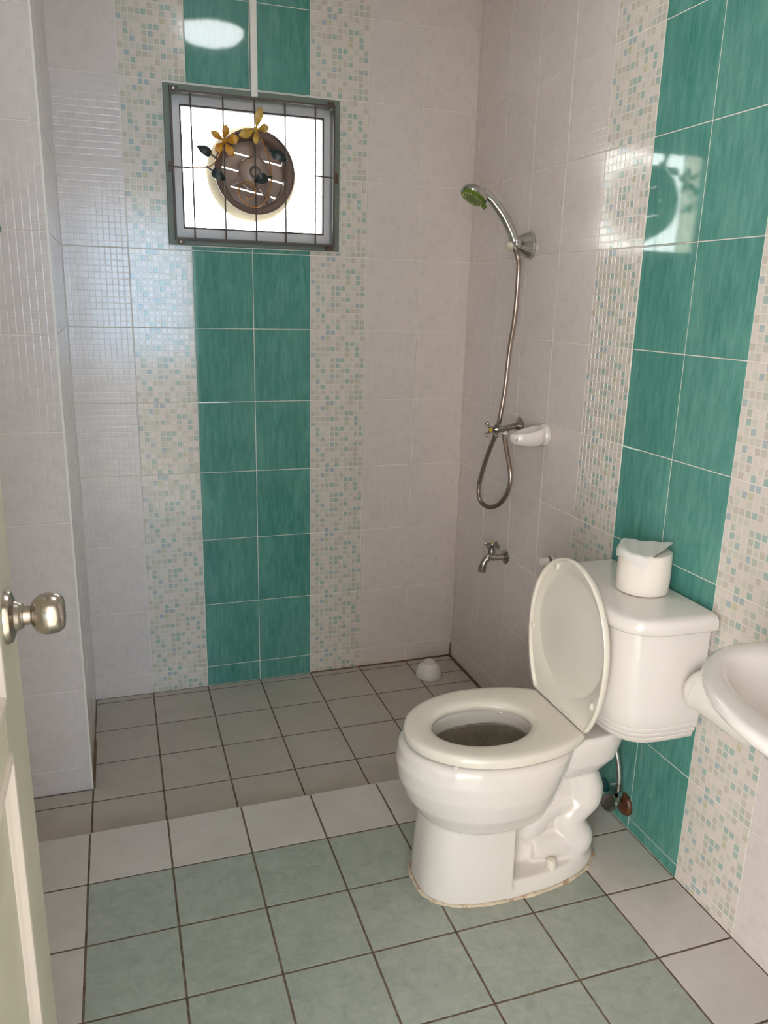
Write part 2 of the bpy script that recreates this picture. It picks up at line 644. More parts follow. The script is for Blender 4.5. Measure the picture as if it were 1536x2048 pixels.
def add_tile(parent, kind, u, z, w, h, style, singles=False, me=None, chips=None):
    M = frame(kind, u, z)
    if style != 'mosaic':
        j = Matrix.Translation((w / 2, 0, h / 2)) @ Matrix.Rotation(random.uniform(-.0012, .0012), 4, 'Z') @ Matrix.Rotation(random.uniform(-.0012, .0012), 4, 'X') @ Matrix.Translation((-w / 2, 0, -h / 2))
    else:
        j = Matrix.Identity(4)
    mat = {'white': 'white_tile', 'teal': 'teal', 'mosaic': 'mosaic_base'}[style]
    name = {'white': 'white_tile', 'teal': 'teal_tile', 'mosaic': 'mosaic_tile'}[style]
    t = bpy.data.objects.new(name, me or tile_mesh(w, h, mat))
    COL.objects.link(t)
    place(t, parent, M @ j)
    if style == 'mosaic':
        if singles:
            for r in range(13):
                for c in range(11):
                    x0, x1, z0, z1 = chip_rect(c, r)
                    k = bpy.data.objects.new('mosaic_chip', single_chip(PATTERN[r][c]))
                    COL.objects.link(k)
                    place(k, t, M @ Matrix.Translation((x0, 0, z0)))
        else:
            zlo = 0.25 - h if h < 0.249 else 0.0
            if chips is None:
                key = round(zlo, 3)
                if key not in chips_cache:
                    chips_cache[key] = chips_mesh(zlo)
                chips = chips_cache[key]
            k = bpy.data.objects.new('mosaic_chips', chips)
            COL.objects.link(k)
            place(k, t, M)
            k['kind'] = 'stuff'
    return t


def clip_poly(rect, hole):
    """Rectangle minus an axis-aligned hole that cuts a corner, a side or a strip; returns polygons."""
    x0, x1, z0, z1 = rect
    hx0, hx1, hz0, hz1 = hole
    if hx0 >= x1 or hx1 <= x0 or hz0 >= z1 or hz1 <= z0:
        return None
    cx0, cx1, cz0, cz1 = max(hx0, x0), min(hx1, x1), max(hz0, z0), min(hz1, z1)
    fx = cx0 <= x0 and cx1 >= x1
    if fx:
        if cz0 > z0:
            return [(x0, z0), (x1, z0), (x1, cz0), (x0, cz0)]
        return [(x0, cz1), (x1, cz1), (x1, z1), (x0, z1)]
    if cx1 >= x1:    # hole on the right side
        if cz0 > z0:
            return [(x0, z0), (x1, z0), (x1, cz0), (cx0, cz0), (cx0, z1), (x0, z1)]
        return [(x0, z0), (cx0, z0), (cx0, cz1), (x1, cz1), (x1, z1), (x0, z1)]
    if cz0 > z0:
        return [(x0, z0), (x1, z0), (x1, z1), (cx1, z1), (cx1, cz0), (x0, cz0)]
    return [(cx1, z0), (x1, z0), (x1, z1), (x0, z1), (x0, cz1), (cx1, cz1)]


ROWS = [(ROW0 + RH * k, RH) for k in range(10)]
# back wall
back_cols = [(-0.6, 'white'), (-0.4, 'mosaic'), (-0.2, 'teal'), (0.0, 'teal'), (0.2, 'mosaic'), (0.4, 'white'), (0.6, 'white')]
for x, st in back_cols:
    add_tile(wall_back, 'back', x, 0.0, 0.2, ROW0, st)
    for z, h in ROWS:
        rect = (x + G, x + 0.2 - G, z + G, z + h - G)
        pl = clip_poly(rect, WO)
        if pl is None:
            add_tile(wall_back, 'back', x, z, 0.2, h, st)
        else:
            mat = {'white': 'white_tile', 'teal': 'teal', 'mosaic': 'mosaic_base'}[st]
            me = poly_tile([(px - x, pz - z) for px, pz in pl], mat)
            ch = chips_mesh(0, WO, (x, z)) if st == 'mosaic' else None
            add_tile(wall_back, 'back', x, z, 0.2, h, st, me=me, chips=ch)
# right wall
cols_r = [(0.0, STEP + 0.8, 'white')] + [(STEP + 0.8 - 0.2 * i, STEP + 0.6 - 0.2 * i, 'white') for i in range(4)]
cols_r += [(STEP, STEP - .2, 'mosaic'), (STEP - .2, STEP - .4, 'teal'), (STEP - .4, STEP - .6, 'teal'), (STEP - .6, STEP - .8, 'mosaic')]
cols_r += [(STEP - .8 - .2 * i, max(STEP - 1.0 - .2 * i, -2.5), 'white') for i in range(5)]
for i, (ya, yb, st) in enumerate(cols_r):
    w = ya - yb
    if w < 0.01:
        continue
    zb = 0.0 if ya > STEP + 0.001 else ST
    add_tile(wall_right, 'right', ya, zb, w, ROW0 - zb, st)
    for k, (z, h) in enumerate(ROWS):
        add_tile(wall_right, 'right', ya, z, w, h, st, singles=(i == 8 and k in (0, 3)))
# left: partition face, its shower side, and the wall behind the door
for x in (-0.8,):
    add_tile(wall_left, 'part', x, 0.0, 0.2, ROW0, 'white')
    for z, h in ROWS:
        add_tile(wall_left, 'part', x, z, 0.2, h, 'white')
for ya, w in ((PY, 0.167), (-0.4, 0.2), (-0.2, 0.2)):
    add_tile(wall_left, 'side', ya, 0.016, w, ROW0 - 0.016, 'white')
    for z, h in ROWS:
        add_tile(wall_left, 'side', ya, z, w, h, 'white')
y = -2.5
while y < PY - 0.02:
    w = min(0.2, PY - y)
    add_tile(wall_left, 'left', y, ST if y < STEP else 0.0, w, ROW0 - (ST if y < STEP else 0.0), 'white')
    for z, h in ROWS:
        add_tile(wall_left, 'left', y, z, w, h, 'white')
    y += 0.2

# corner bead and stained strip on the partition
structure(MB().box(PX - 0.004, PX + 0.0012, PY - 0.0012, PY + 0.005, 0.0, CEIL).build('trim_1', 'plastic', smooth=0), 'pale bead along the projecting wall corner')
b = MB()
b.box(PX + 0.0005, PX + 0.006, PY - 0.001, -0.32, 0.0, 0.022)
b.build('mortar_strip', 'mortar', wall_left, smooth=0)

# ------------------------------------------------------------------ floor
floor = MB().box(-1.0, XR + 0.15, STEP - 0.003, 0.13, -0.1, -0.0008).box(-1.0, XR + 0.15, -2.5, STEP - 0.003, -0.1, ST - 0.0008).build('floor', 'floor_grout', smooth=0)
structure(floor, 'tiled bathroom floor, green field with white border, shower part one step lower')
fl_cache = {}


def floor_tile(x0, x1, y0, y1, z, mat):
    g = 0.0025
    w, h = x1 - x0, y1 - y0
    key = (round(w, 4), round(h, 4), mat)
    if key not in fl_cache:
        b = MB()
        r = lambda i, zz: [(g + i, g + i, zz), (w - g - i, g + i, zz), (w - g - i, h - g - i, zz), (g + i, h - g - i, zz)]
        b.loft([r(0, -0.008), r(0, -0.0005), r(0.0008, 0)], cap0=False)
        me = b.mesh('tile', 0)
        me.materials.append(MAT[mat])
        fl_cache[key] = me
    t = bpy.data.objects.new('green_floor_tile' if mat == 'floor_green' else 'white_floor_tile', fl_cache[key])
    COL.objects.link(t)
    j = Matrix.Rotation(random.uniform(-.001, .001), 4, 'X') @ Matrix.Rotation(random.uniform(-.001, .001), 4, 'Y')
    place(t, floor, Matrix.Translation((x0, y0, z)) @ j)


xs = [-0.8, -0.6, -0.4, -0.2, 0.0, 0.2, 0.4, 0.6, 0.8]
ys = [STEP - 0.2 * i for i in range(9)]
for i in range(8):
    for k, ya in enumerate(ys):
        yb = max(ya - 0.2, -2.5)
        white = i in (0, 7) or k == 0
        floor_tile(xs[i], xs[i + 1], yb, ya + (0.0025 if k == 0 else 0), ST, 'floor_white' if white else 'floor_green')
for i in range(8):
    me_ = MB().box(0.0021, 0.1979, -0.0015, 0, 0.001, ST - 0.0085).mesh('tile', 0)
    me_.materials.append(MAT['floor_white'])
    t_ = bpy.data.objects.new('riser_tile', me_)
    COL.objects.link(t_)
    place(t_, floor, Matrix.Translation((xs[i], STEP - 0.0012, 0)))
SO = STEP + 0.0045
ysh = [STEP + 0.003, SO + 0.2, SO + 0.4, SO + 0.6, SO + 0.8, -0.001]
for i in range(8):
    for k in range(5):
        ya, yb = ysh[k], ysh[k + 1]
        if i == 0:
            if k == 0:
                floor_tile(xs[0], xs[1], ya, yb, 0, 'floor_shower')
            elif k == 1:
                floor_tile(xs[0], xs[1], ya, PY - 0.003, 0, 'floor_shower')
            continue
        if i == 7 and k == 3:
            floor_tile(xs[7], xs[8] - 0.006, ya, -0.142, 0, 'floor_shower')
            floor_tile(xs[7], xs[8] - 0.006, -0.142, yb, 0, 'floor_shower')
            continue
        floor_tile(xs[i], xs[i + 1] - (0.006 if i == 7 else 0), ya, yb, 0, 'floor_shower')
# grimy caulk at the shower's foot
b = MB()
b.tube(smooth_path([(XR - 0.002, -0.83, 0.002), (XR - 0.003, -0.5, 0.002), (XR - 0.003, -0.25, 0.003), (XR - 0.004, -0.01, 0.004)], 6), 0.004, 6)
b.tube(smooth_path([(XR - 0.002, -0.003, 0.004), (0.65, -0.003, 0.003), (0.4, -0.002, 0.0015), (0.2, -0.001, 0.001)], 6), 0.0035, 6)
b.tube([(XR - 0.002, -0.002, 0.0), (XR - 0.0015, -0.0015, 0.03), (XR - 0.001, -0.001, 0.06)], [0.006, 0.004, 0.002], 6)
b.build('corner_caulk', 'mortar', floor)

# ------------------------------------------------------------------ window
win = empty('window_1', (0.014, 0, 1.595))
structure(win, 'small square window in a grey-green wooden frame')


def rect_frame(b, ox0, ox1, oz0, oz1, ix0, ix1, iz0, iz1, y0, y1):
    o = [(ox0, oz0), (ox1, oz0), (ox1, oz1), (ox0, oz1)]
    i = [(ix0, iz0), (ix1, iz0), (ix1, iz1), (ix0, iz1)]
    b.loft([[(x, y1, z) for x, z in o], [(x, y0, z) for x, z in o], [(x, y0, z) for x, z in i], [(x, y1, z) for x, z in i]], close=True)


b = MB()
rect_frame(b, -0.272, 0.299, 1.594, 2.071, -0.2475, 0.2765, 1.6175, 2.0475, -0.012, 0.075)
bevelled(b.build('frame', 'green_paint', win, smooth=0), 0.002)
b = MB()
rect_frame(b, -0.275, 0.302, 1.591, 2.0755, -0.268, 0.295, 1.598, 2.068, -0.0035, 0.001)
b.build('sealant', 'plastic', win, smooth=0)
b = MB()
rect_frame(b, -0.2455, 0.2745, 1.6195, 2.0455, -0.221, 0.254, 1.648, 2.022, 0.028, 0.052)
bevelled(b.build('sash', 'sash', win, smooth=0), 0.0015)
b = MB()
rect_frame(b, -0.2215, 0.2545, 1.6475, 2.0225, -0.2155, 0.2495, 1.6535, 2.017, 0.031, 0.050)
b.build('gasket', 'gasket', win, smooth=0)
# pane with the round hole of the fan
FC = (0.0195, 1.838)
b = MB()
n = 48
ci = [(FC[0] + 0.130 * math.cos(2 * pi * (k + .5) / n), FC[1] + 0.130 * math.sin(2 * pi * (k + .5) / n)) for k in range(n)]


def sq(a):
    c, s_ = math.cos(a), math.sin(a)
    x0, x1, z0, z1 = -0.220, 0.253, 1.649, 2.021
    ts = []
    if c > 1e-9: ts.append((x1 - FC[0]) / c)
    if c < -1e-9: ts.append((x0 - FC[0]) / c)
    if s_ > 1e-9: ts.append((z1 - FC[1]) / s_)
    if s_ < -1e-9: ts.append((z0 - FC[1]) / s_)
    t = min(ts)
    return (FC[0] + c * t, FC[1] + s_ * t)


angs = sorted([2 * pi * (k + .5) / n for k in range(n)] + [math.atan2(z - FC[1], x - FC[0]) % (2 * pi) for x in (-0.220, 0.253) for z in (1.649, 2.021)])
ci = [(FC[0] + 0.130 * math.cos(a), FC[1] + 0.130 * math.sin(a)) for a in angs]
so = [sq(a) for a in angs]
b.loft([[(x, 0.044, z) for x, z in ci], [(x, 0.040, z) for x, z in ci], [(x, 0.040, z) for x, z in so], [(x, 0.044, z) for x, z in so]], close=True)
b.build('pane', 'glass', win, smooth=0)
b = MB()
rect_frame(b, -0.262, 0.290, 1.604, 2.061, -0.258, 0.286, 1.608, 2.057, 0.0755, 0.211)
b.build('reveal', 'reveal', win, smooth=0)

# exhaust fan in the pane
fan = tag(empty('exhaust_fan', (FC[0], 0.045, FC[1] - 0.134)), 'round cream exhaust fan, shaded brown, set into the window glass', 'fan')
b = MB()
b.lathe([(0.128, 0.0), (0.134, 0.004), (0.134, 0.010), (0.116, 0.016), (0.108, 0.024), (0.105, 0.05), (0.105, 0.085), (0.110, 0.085), (0.114, 0.05), (0.1285, 0.012)], (FC[0], 0.030, FC[1]), (0, 1, 0), 64, cap0=False, cap1=False)
b.f += []
b.lathe([(0.128, 0.0), (0.1285, 0.012)], (FC[0], 0.030, FC[1]), (0, 1, 0), 64, cap0=False, cap1=False)
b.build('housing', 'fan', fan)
b = MB()
b.lathe([(0.112, 0.0), (0.145, 0.0), (0.152, 0.004), (0.152, 0.012), (0.145, 0.016), (0.112, 0.016), (0.112, 0.0)], (FC[0], 0.105, FC[1]), (0, 1, 0), 64, cap0=False, cap1=False)
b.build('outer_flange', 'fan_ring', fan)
b = MB()
b.lathe([(0.0, 0.0), (0.022, 0.001), (0.042, 0.006), (0.051, 0.016), (0.053, 0.03), (0.050, 0.055), (0, 0.055)], (FC[0], 0.034, FC[1]), (0, 1, 0), 40)
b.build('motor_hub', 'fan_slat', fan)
b = MB()
b.lathe([(0.012, 0), (0.018, -0.0015), (0.020, 0.0)], (FC[0], 0.0345, FC[1]), (0, 1, 0), 24)
b.build('hub_cap', 'grey_band', fan)
for a in (80, 205, 300):
    a = math.radians(a)
    c, s_ = math.cos(a), math.sin(a)
    p = lambda r, t, y: (FC[0] + c * r - s_ * t, y, FC[1] + s_ * r + c * t)
    b = MB()
    b.loft([[p(r, -w, 0.046), p(r, w, 0.046), p(r, w, 0.062), p(r, -w, 0.062)] for r, w in ((0.044, 0.012), (0.075, 0.008), (0.107, 0.011))])
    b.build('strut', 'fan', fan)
ca_, sa_ = math.cos(math.radians(-10.5)), math.sin(math.radians(-10.5))
for k in range(4):      # closed shutter slats behind, with slits of daylight
    z0 = -0.107 + k * 0.0536
    z1 = z0 + 0.0504
    hh = [max(0.02, math.sqrt(max(0.1085 ** 2 - zz * zz, 0))) for zz in (z0, z0 * 0.75 + z1 * 0.25, (z0 + z1) / 2, z0 * 0.25 + z1 * 0.75, z1)]
    zs = [z0, z0 * 0.75 + z1 * 0.25, (z0 + z1) / 2, z0 * 0.25 + z1 * 0.75, z1]
    poly = [(h_, z_) for h_, z_ in zip(hh, zs)] + [(-h_, z_) for h_, z_ in reversed(list(zip(hh, zs)))]
    q = [(FC[0] + x * ca_ - z_ * sa_, FC[1] + x * sa_ + z_ * ca_, z_) for x, z_ in poly]
    b = MB()
    b.loft([[(x, 0.094 + 0.06 * (z_ - z0), zz) for x, zz, z_ in q], [(x, 0.0965 + 0.06 * (z_ - z0), zz) for x, zz, z_ in q]])
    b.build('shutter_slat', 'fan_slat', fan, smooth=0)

# iron grille with enamel flowers
gr = tag(empty('window_grille', (0.012, -0.012, 1.607)), 'thin dark iron window grille with yellow orchid flowers and dark leaves', 'grille')
GY = -0.018
b = MB()
rect_frame(b, -0.2525, 0.2795, 1.6085, 2.0525, -0.2465, 0.2735, 1.6145, 2.0465, GY - 0.004, GY + 0.004)
b.build('grille_frame', 'rusty_rod', gr, smooth=0)
for x in (-0.189, -0.0887, 0.0118, 0.1115, 0.2129):
    MB().tube([(x, GY, 2.047), (x, GY, 1.614)], 0.0026, 8).build('rod', 'rusty_rod', gr)
MB().tube([(-0.25, GY, 1.829), (-0.189, GY - 0.001, 1.8285)], 0.0024, 8).build('rod', 'rusty_rod', gr)
MB().tube([(0.277, GY, 1.830), (0.2129, GY, 1.832)], 0.0024, 8).build('rod', 'rusty_rod', gr)


def tab(x, z, w, h, rusty):
    t = MB().box(x - w / 2, x + w / 2, GY - 0.003, GY + 0.0065, z - h / 2, z + h / 2).build('mounting_tab', 'rust' if rusty else 'rusty_rod', gr, smooth=0)
    MB().lathe([(0.0042, 0), (0.004, -0.0015), (0.0, -0.0026)], (x, GY - 0.003, z), (0, 1, 0), 12).build('screw', 'chrome' if not rusty else 'rust', t)


tab(-0.240, 2.0565, 0.027, 0.011, False)
tab(0.266, 2.0565, 0.022, 0.011, True)
tab(-0.235, 1.604, 0.022, 0.012, False)
tab(0.262, 1.602, 0.026, 0.012, True)
tab(-0.259, 1.829, 0.010, 0.027, True)
tab(0.285, 1.829, 0.010, 0.034, True)


def petal_mesh(c, ang, L, W, y, tiltz=0.0, ragged=0.0):
    ca, sa = math.cos(ang), math.sin(ang)
    prof = [(0.0, 0.10), (0.18, 0.45), (0.42, 0.92), (0.6, 1.0), (0.78, 0.82), (0.92, 0.42), (1.0, 0.05)]
    rings = []
    for k, (t, w) in enumerate(prof):
        w = w * W * (1 + ragged * (0.25 if k % 2 else -0.2))
        r = 0.006 + t * L
        yy = y - 0.012 * math.sin(t * pi * 0.7) - tiltz * t
        q = lambda s_, yo: (c[0] + ca * r - sa * s_, yy + yo, c[1] + sa * r + ca * s_)
        rings.append([q(-w, 0.002), q(0, -0.001), q(w, 0.002), q(w, 0.0032), q(0, 0.0004), q(-w, 0.0032)])
    return MB().loft(rings)


def flower(c, y, specs, mat, core):
    f = MB().lathe([(0.0, -0.006), (0.005, -0.004), (0.0075, 0.0), (0.005, 0.004), (0, 0.005)], (c[0], y, c[1]), (0, 1, 0), 14).build('flower', core, gr)
    for a, L, W, rg in specs:
        petal_mesh(c, math.radians(a), L, W, y, 0.004, rg).build('petal', mat, f, smooth=60)
    return f


f1 = (-0.0887, 1.9145)
flower(f1, -0.030, [(83, 0.040, 0.0115, 0), (153, 0.042, 0.011, 0), (10, 0.040, 0.0155, 0.1), (232, 0.042, 0.0125, 0), (298, 0.048, 0.0125, 0.1)], 'petal', 'petal')
f2 = (0.0136, 1.9565)
flower(f2, -0.032, [(78, 0.060, 0.0125, 0.35), (8, 0.034, 0.0135, 0.3), (205, 0.056, 0.0150, 0.2), (265, 0.042, 0.0105, 0.05)], 'petal2', 'petal2')


def leaf(base, tip, w, stem):
    bx, bz = base
    tx, tz = tip
    L = math.hypot(tx - bx, tz - bz)
    ca, sa = (tx - bx) / L, (tz - bz) / L
    rings = []
    for t, ww in ((0.0, 0.12), (0.06, 0.62), (0.2, 0.95), (0.4, 1.0), (0.62, 0.82), (0.82, 0.45), (0.94, 0.18), (1.0, 0.03)):
        yy = -0.030 - 0.006 * math.sin(t * pi)
        q = lambda s_, yo: (bx + ca * L * t - sa * s_, yy + yo, bz + sa * L * t + ca * s_)
        W = ww * w
        rings.append([q(-W, 0.003), q(0, -0.0015), q(W, 0.003), q(W, 0.0042), q(0, 0.0005), q(-W, 0.0042)])
    o = MB().loft(rings).build('leaf', 'leaf', gr, smooth=25)
    MB().tube([(stem[0], -0.027, stem[1]), ((stem[0] + bx) / 2, -0.029, (stem[1] + bz) / 2), (bx + ca * 0.004, -0.029, bz + sa * 0.004)], 0.0032, 8).build('leaf_stem', 'leaf', o)


leaf((-0.1300, 1.8715), (-0.1765, 1.8940), 0.0150, (-0.1140, 1.8595))
leaf((-0.1310, 1.8235), (-0.0860, 1.7975), 0.0165, (-0.1470, 1.8355))
leaf((0.0665, 1.8940), (0.1160, 1.8690), 0.0175, (0.0545, 1.9010))
leaf((0.0490, 1.8160), (0.0050, 1.8010), 0.0165, (0.0650, 1.8185))
b = MB()
b.tube(smooth_path([(-0.189, GY - 0.002, 1.8285), (-0.155, -0.022, 1.831), (-0.128, -0.025, 1.842), (-0.108, -0.026, 1.867), (-0.094, -0.028, 1.900), f1[:1] + (-0.028,) + f1[1:]], 6), 0.0022, 8)
b.build('vine', 'vine', gr)
vp = [(0.0136, -0.030, 1.955), (0.030, -0.029, 1.93), (0.048, -0.027, 1.89), (0.060, -0.026, 1.845), (0.061, -0.025, 1.80), (0.052, -0.024, 1.765), (0.035, -0.024, 1.735), (0.012, -0.024, 1.7225),
      (-0.015, -0.024, 1.726), (-0.038, -0.024, 1.745), (-0.045, -0.024, 1.770), (-0.036, -0.024, 1.792), (-0.015, -0.024, 1.799), (0.004, -0.024, 1.789), (0.011, -0.024, 1.770), (0.003, -0.024, 1.752), (-0.012, -0.024, 1.7475), (-0.024, -0.024, 1.753)]
MB().tube(smooth_path(vp, 6), 0.0022, 8).build('vine', 'vine', gr)

# white cable trunking above the window
co = tag(empty('cable_trunking', (0.0128, 0, 2.0535)), 'slim white cable trunking running up from the window frame', 'trunking')
bevelled(MB().box(0.0025, 0.0235, -0.0135, -0.0005, 2.0535, CEIL).build('base_channel', 'plastic', co, smooth=0), 0.001)
MB().box(0.0045, 0.0235, -0.016, -0.0130, 2.0560, CEIL).build('cover', 'plastic', co, smooth=0)

# round ceiling lamp
lamp = tag(empty('ceiling_lamp', (0.02, -1.12, CEIL)), 'round white ceiling lamp mirrored in the teal tiles', 'lamp')
MB().lathe([(0.0, 0.0), (0.150, 0.0), (0.152, -0.012), (0.145, -0.022), (0, -0.022)], (0.02, -1.12, CEIL), (0, 0, 1), 48).build('lamp_base', 'plastic', lamp)
MB().lathe([(0.140, -0.0225), (0.136, -0.040), (0.113, -0.060), (0.072, -0.073), (0.0, -0.079)], (0.02, -1.12, CEIL), (0, 0, 1), 48).build('lamp_shade', 'lamp', lamp)

# ------------------------------------------------------------------ toilet
TC = -1.262
toilet = tag(empty('toilet', (0.42, TC, ST)), 'white two-piece toilet with raised lid beside the teal wall', 'toilet')


def egg(x0, xm, xb, w, z, n=72, nf=2.0, nr=2.6, c=TC):
    out = []
    for j in range(n):
        t = 2 * pi * j / n
        ct, s_ = math.cos(t), math.sin(t)
        if ct < 0:
            e = 2 / nf
            x = xm - (xm - x0) * abs(ct) ** e
        else:
            e = 2 / nr
            x = xm + (xb - xm) * abs(ct) ** e
        y = c + w * math.copysign(abs(s_) ** e, s_)
        out.append((x, y, z))
    return out


def cut_egg(x0, xm, xe, cut, w, z, n=96, c=TC):
    """Egg outline cut straight across at x = cut."""
    return [(min(x, cut), y, z_) for x, y, z_ in egg(x0, xm, xe, w, z, n, 2.0, 2.1, c)]


tb = MB()
# bowl shell: outside up, over the rim, inside down
tb.loft([egg(0.26, 0.33, 0.42, 0.040, 0.205), egg(0.205, 0.33, 0.465, 0.098, 0.220), egg(0.165, 0.33, 0.488, 0.136, 0.250), egg(0.138, 0.335, 0.50, 0.157, 0.292),
         egg(0.119, 0.34, 0.515, 0.169, 0.340), egg(0.112, 0.345, 0.53, 0.173, 0.385), egg(0.118, 0.35, 0.54, 0.170, 0.420), egg(0.130, 0.35, 0.535, 0.160, 0.431),
         egg(0.178, 0.335, 0.47, 0.112, 0.431), egg(0.186, 0.335, 0.46, 0.105, 0.424), egg(0.188, 0.335, 0.458, 0.103, 0.392), egg(0.170, 0.335, 0.475, 0.118, 0.384),
         egg(0.185, 0.335, 0.465, 0.105, 0.335), egg(0.225, 0.335, 0.44, 0.075, 0.275), egg(0.29, 0.335, 0.39, 0.025, 0.248)])
# front column


def column(x0, xr, w, z, n=40):
    out = []
    for j in range(n + 1):
        t = -pi / 2 + pi * j / n
        e = 2 / 2.7
        x = xr - (xr - x0) * abs(math.cos(t)) ** e
        out.append((x, TC + w * math.copysign(abs(math.sin(t)) ** e, math.sin(t)), z))
    return out


tb.loft([column(0.166, 0.372, 0.1235, ST), column(0.167, 0.372, 0.1235, 0.09), column(0.172, 0.372, 0.121, 0.16), column(0.178, 0.372, 0.119, 0.22), column(0.19, 0.372, 0.115, 0.29)])


def foot(k, z, n=80):
    return egg(0.166 + k, 0.385, 0.657 - k, 0.1245 - k, z, n, 2.7, 2.15)


tb.loft([foot(0, ST), foot(0.0, ST + 0.012), foot(0.008, ST + 0.034), foot(0.014, ST + 0.040)])
# web and neck behind the column
tb.loft([egg(0.33, 0.45, 0.59, 0.050, 0.06, 40), egg(0.33, 0.45, 0.59, 0.048, 0.2, 40), egg(0.34, 0.48, 0.60, 0.050, 0.236, 40), egg(0.488, 0.55, 0.625, 0.056, 0.26, 40), egg(0.488, 0.56, 0.65, 0.065, 0.40, 40)])
# rear deck that carries the tank
tb.loft([egg(0.490, 0.55, 0.63, 0.055, 0.300, 60, 2.6, 2.6), egg(0.488, 0.55, 0.662, 0.082, 0.322, 60, 2.6, 2.6), egg(0.487, 0.55, 0.686, 0.097, 0.352, 60, 2.6, 2.8), egg(0.486, 0.55, 0.696, 0.104, 0.398, 60, 2.6, 3.0),
         egg(0.486, 0.55, 0.698, 0.106, 0.425, 60, 2.6, 3.0), egg(0.490, 0.55, 0.694, 0.102, 0.432, 60, 2.6, 3.0)])
# trapway, swelling out on both sides
trap = [(0.575, 0.360), (0.585, 0.310), (0.600, 0.262), (0.600, 0.232), (0.578, 0.200), (0.562, 0.176), (0.572, 0.150), (0.588, 0.118), (0.578, 0.096), (0.545, 0.098), (0.505, 0.108), (0.452, 0.112)]
trad = [0.040, 0.044, 0.050, 0.049, 0.043, 0.039, 0.044, 0.048, 0.046, 0.042, 0.043, 0.036]
for s_ in (-1, 1):
    pth = smooth_path([(x, TC + s_ * 0.036, z) for x, z in trap], 5)
    k = len(pth)
    rad = []
    for i in range(k):
        q = i / (k - 1) * (len(trad) - 1)
        i0 = min(int(q), len(trad) - 2)
        rad.append(trad[i0] + (trad[i0 + 1] - trad[i0]) * (q - i0))
    tb.tube(pth, rad, 18)
    # inner bend between bowl and trap
    pth = smooth_path([(0.575, TC + s_ * 0.030, 0.215), (0.530, TC + s_ * 0.030, 0.225), (0.492, TC + s_ * 0.028, 0.205), (0.470, TC + s_ * 0.024, 0.17), (0.44, TC + s_ * 0.02, 0.14)], 5)
    tb.tube(pth, 0.036, 14)
me = tb.mesh('bowl_raw', 0)
tmp = bpy.data.objects.new('bowl_tmp', me)
COL.objects.link(tmp)
md = tmp.modifiers.new('remesh', 'REMESH')
md.mode = 'VOXEL'
md.voxel_size = 0.0036
md = tmp.modifiers.new('smooth', 'SMOOTH')
md.factor = 0.5
md.iterations = 7
dg = bpy.context.evaluated_depsgraph_get()
bm_me = bpy.data.meshes.new_from_object(tmp.evaluated_get(dg))
bpy.data.objects.remove(tmp)
bm_me.name = 'bowl'
bm_me.materials.clear()
bm_me.polygons.foreach_set('use_smooth', [True] * len(bm_me.polygons))
link_mesh('bowl', bm_me, 'ceramic', toilet)
# stained inside
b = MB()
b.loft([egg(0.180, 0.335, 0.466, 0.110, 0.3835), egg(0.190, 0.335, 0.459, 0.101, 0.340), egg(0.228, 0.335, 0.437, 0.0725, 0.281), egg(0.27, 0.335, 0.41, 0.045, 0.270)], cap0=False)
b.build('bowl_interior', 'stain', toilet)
# caulk line round the foot
pts = foot(-0.002, ST + 0.001, 90)
pts = pts + [pts[0]]
rad = [0.0045 + 0.0022 * math.sin(i * 1.7) * math.sin(i * 0.53) + random.uniform(-.0007, .0007) for i in range(len(pts))]
rad[-1] = rad[0]
MB().tube(pts, rad, 8).build('caulk', 'caulk', toilet)
for s_ in (-1, 1):
    MB().lathe([(0.0135, 0.0), (0.0135, 0.004), (0.0115, 0.018), (0.0095, 0.0225), (0.0, 0.0235)], (0.492, TC + s_ * 0.092, ST + 0.0385), (0, 0, 1), 24).build('bolt_cap', 'seat', toilet)
# seat ring
SZ = 0.462
n = 96
seat_o = lambda k, z: cut_egg(0.130 + k, 0.345, 0.600 - k, 0.541 - k, 0.168 - k, z, n)
seat_i = lambda k, z: egg(0.200 - k, 0.322, 0.446 + k, 0.092 + k, z, n, 2.0, 2.0)
b = MB()
b.loft([seat_o(0.006, SZ - 0.027), seat_o(0.001, SZ - 0.024), seat_o(0.0, SZ - 0.012), seat_o(0.002, SZ - 0.005), seat_o(0.008, SZ - 0.001), seat_o(0.020, SZ),
        seat_i(0.024, SZ - 0.001), seat_i(0.010, SZ - 0.004), seat_i(0.002, SZ - 0.010), seat_i(0.0, SZ - 0.016), seat_i(0.004, SZ - 0.026)], close=True)
seat = b.build('seat', 'seat', toilet, smooth=50)
for x, s_ in ((0.175, 1), (0.205, -1), (0.46, 1), (0.44, -1)):
    yy = TC + s_ * (0.082 if x < 0.2 else 0.118 if x < 0.3 else 0.130)
    MB().lathe([(0.006, 0), (0.006, -0.0065), (0, -0.0075)], (x, yy, SZ - 0.0265), (0, 0, 1), 12).build('seat_bumper', 'plastic', seat)
# raised lid, leaning on the tank
LX, LZ = 0.5290, SZ + 0.001


def lid_ring(k, d, hole=1.0):
    """Lid outline inset by k, moved d towards the tank."""
    out = []
    for (x, y, z) in cut_egg(0.0 + k, 0.205, 0.455 - k, 0.388 - k, 0.172 - k, 0, 96, 0.0):
        h = 0.388 - x           # height above the hinge
        out.append((LX + 0.012 + d + 0.004 * h, TC + y, LZ + h))
    return out


def lid_in(k, d):
    out = []
    for (x, y, z) in egg(0.040, 0.195, 0.345, 0.146, 0, 96, 2.0, 2.0, 0.0):
        x, y = 0.195 + (x - 0.195) * k, y * k
        h = 0.388 - x
        out.append((LX + 0.012 + d + 0.004 * h, TC + y, LZ + h))
    return out


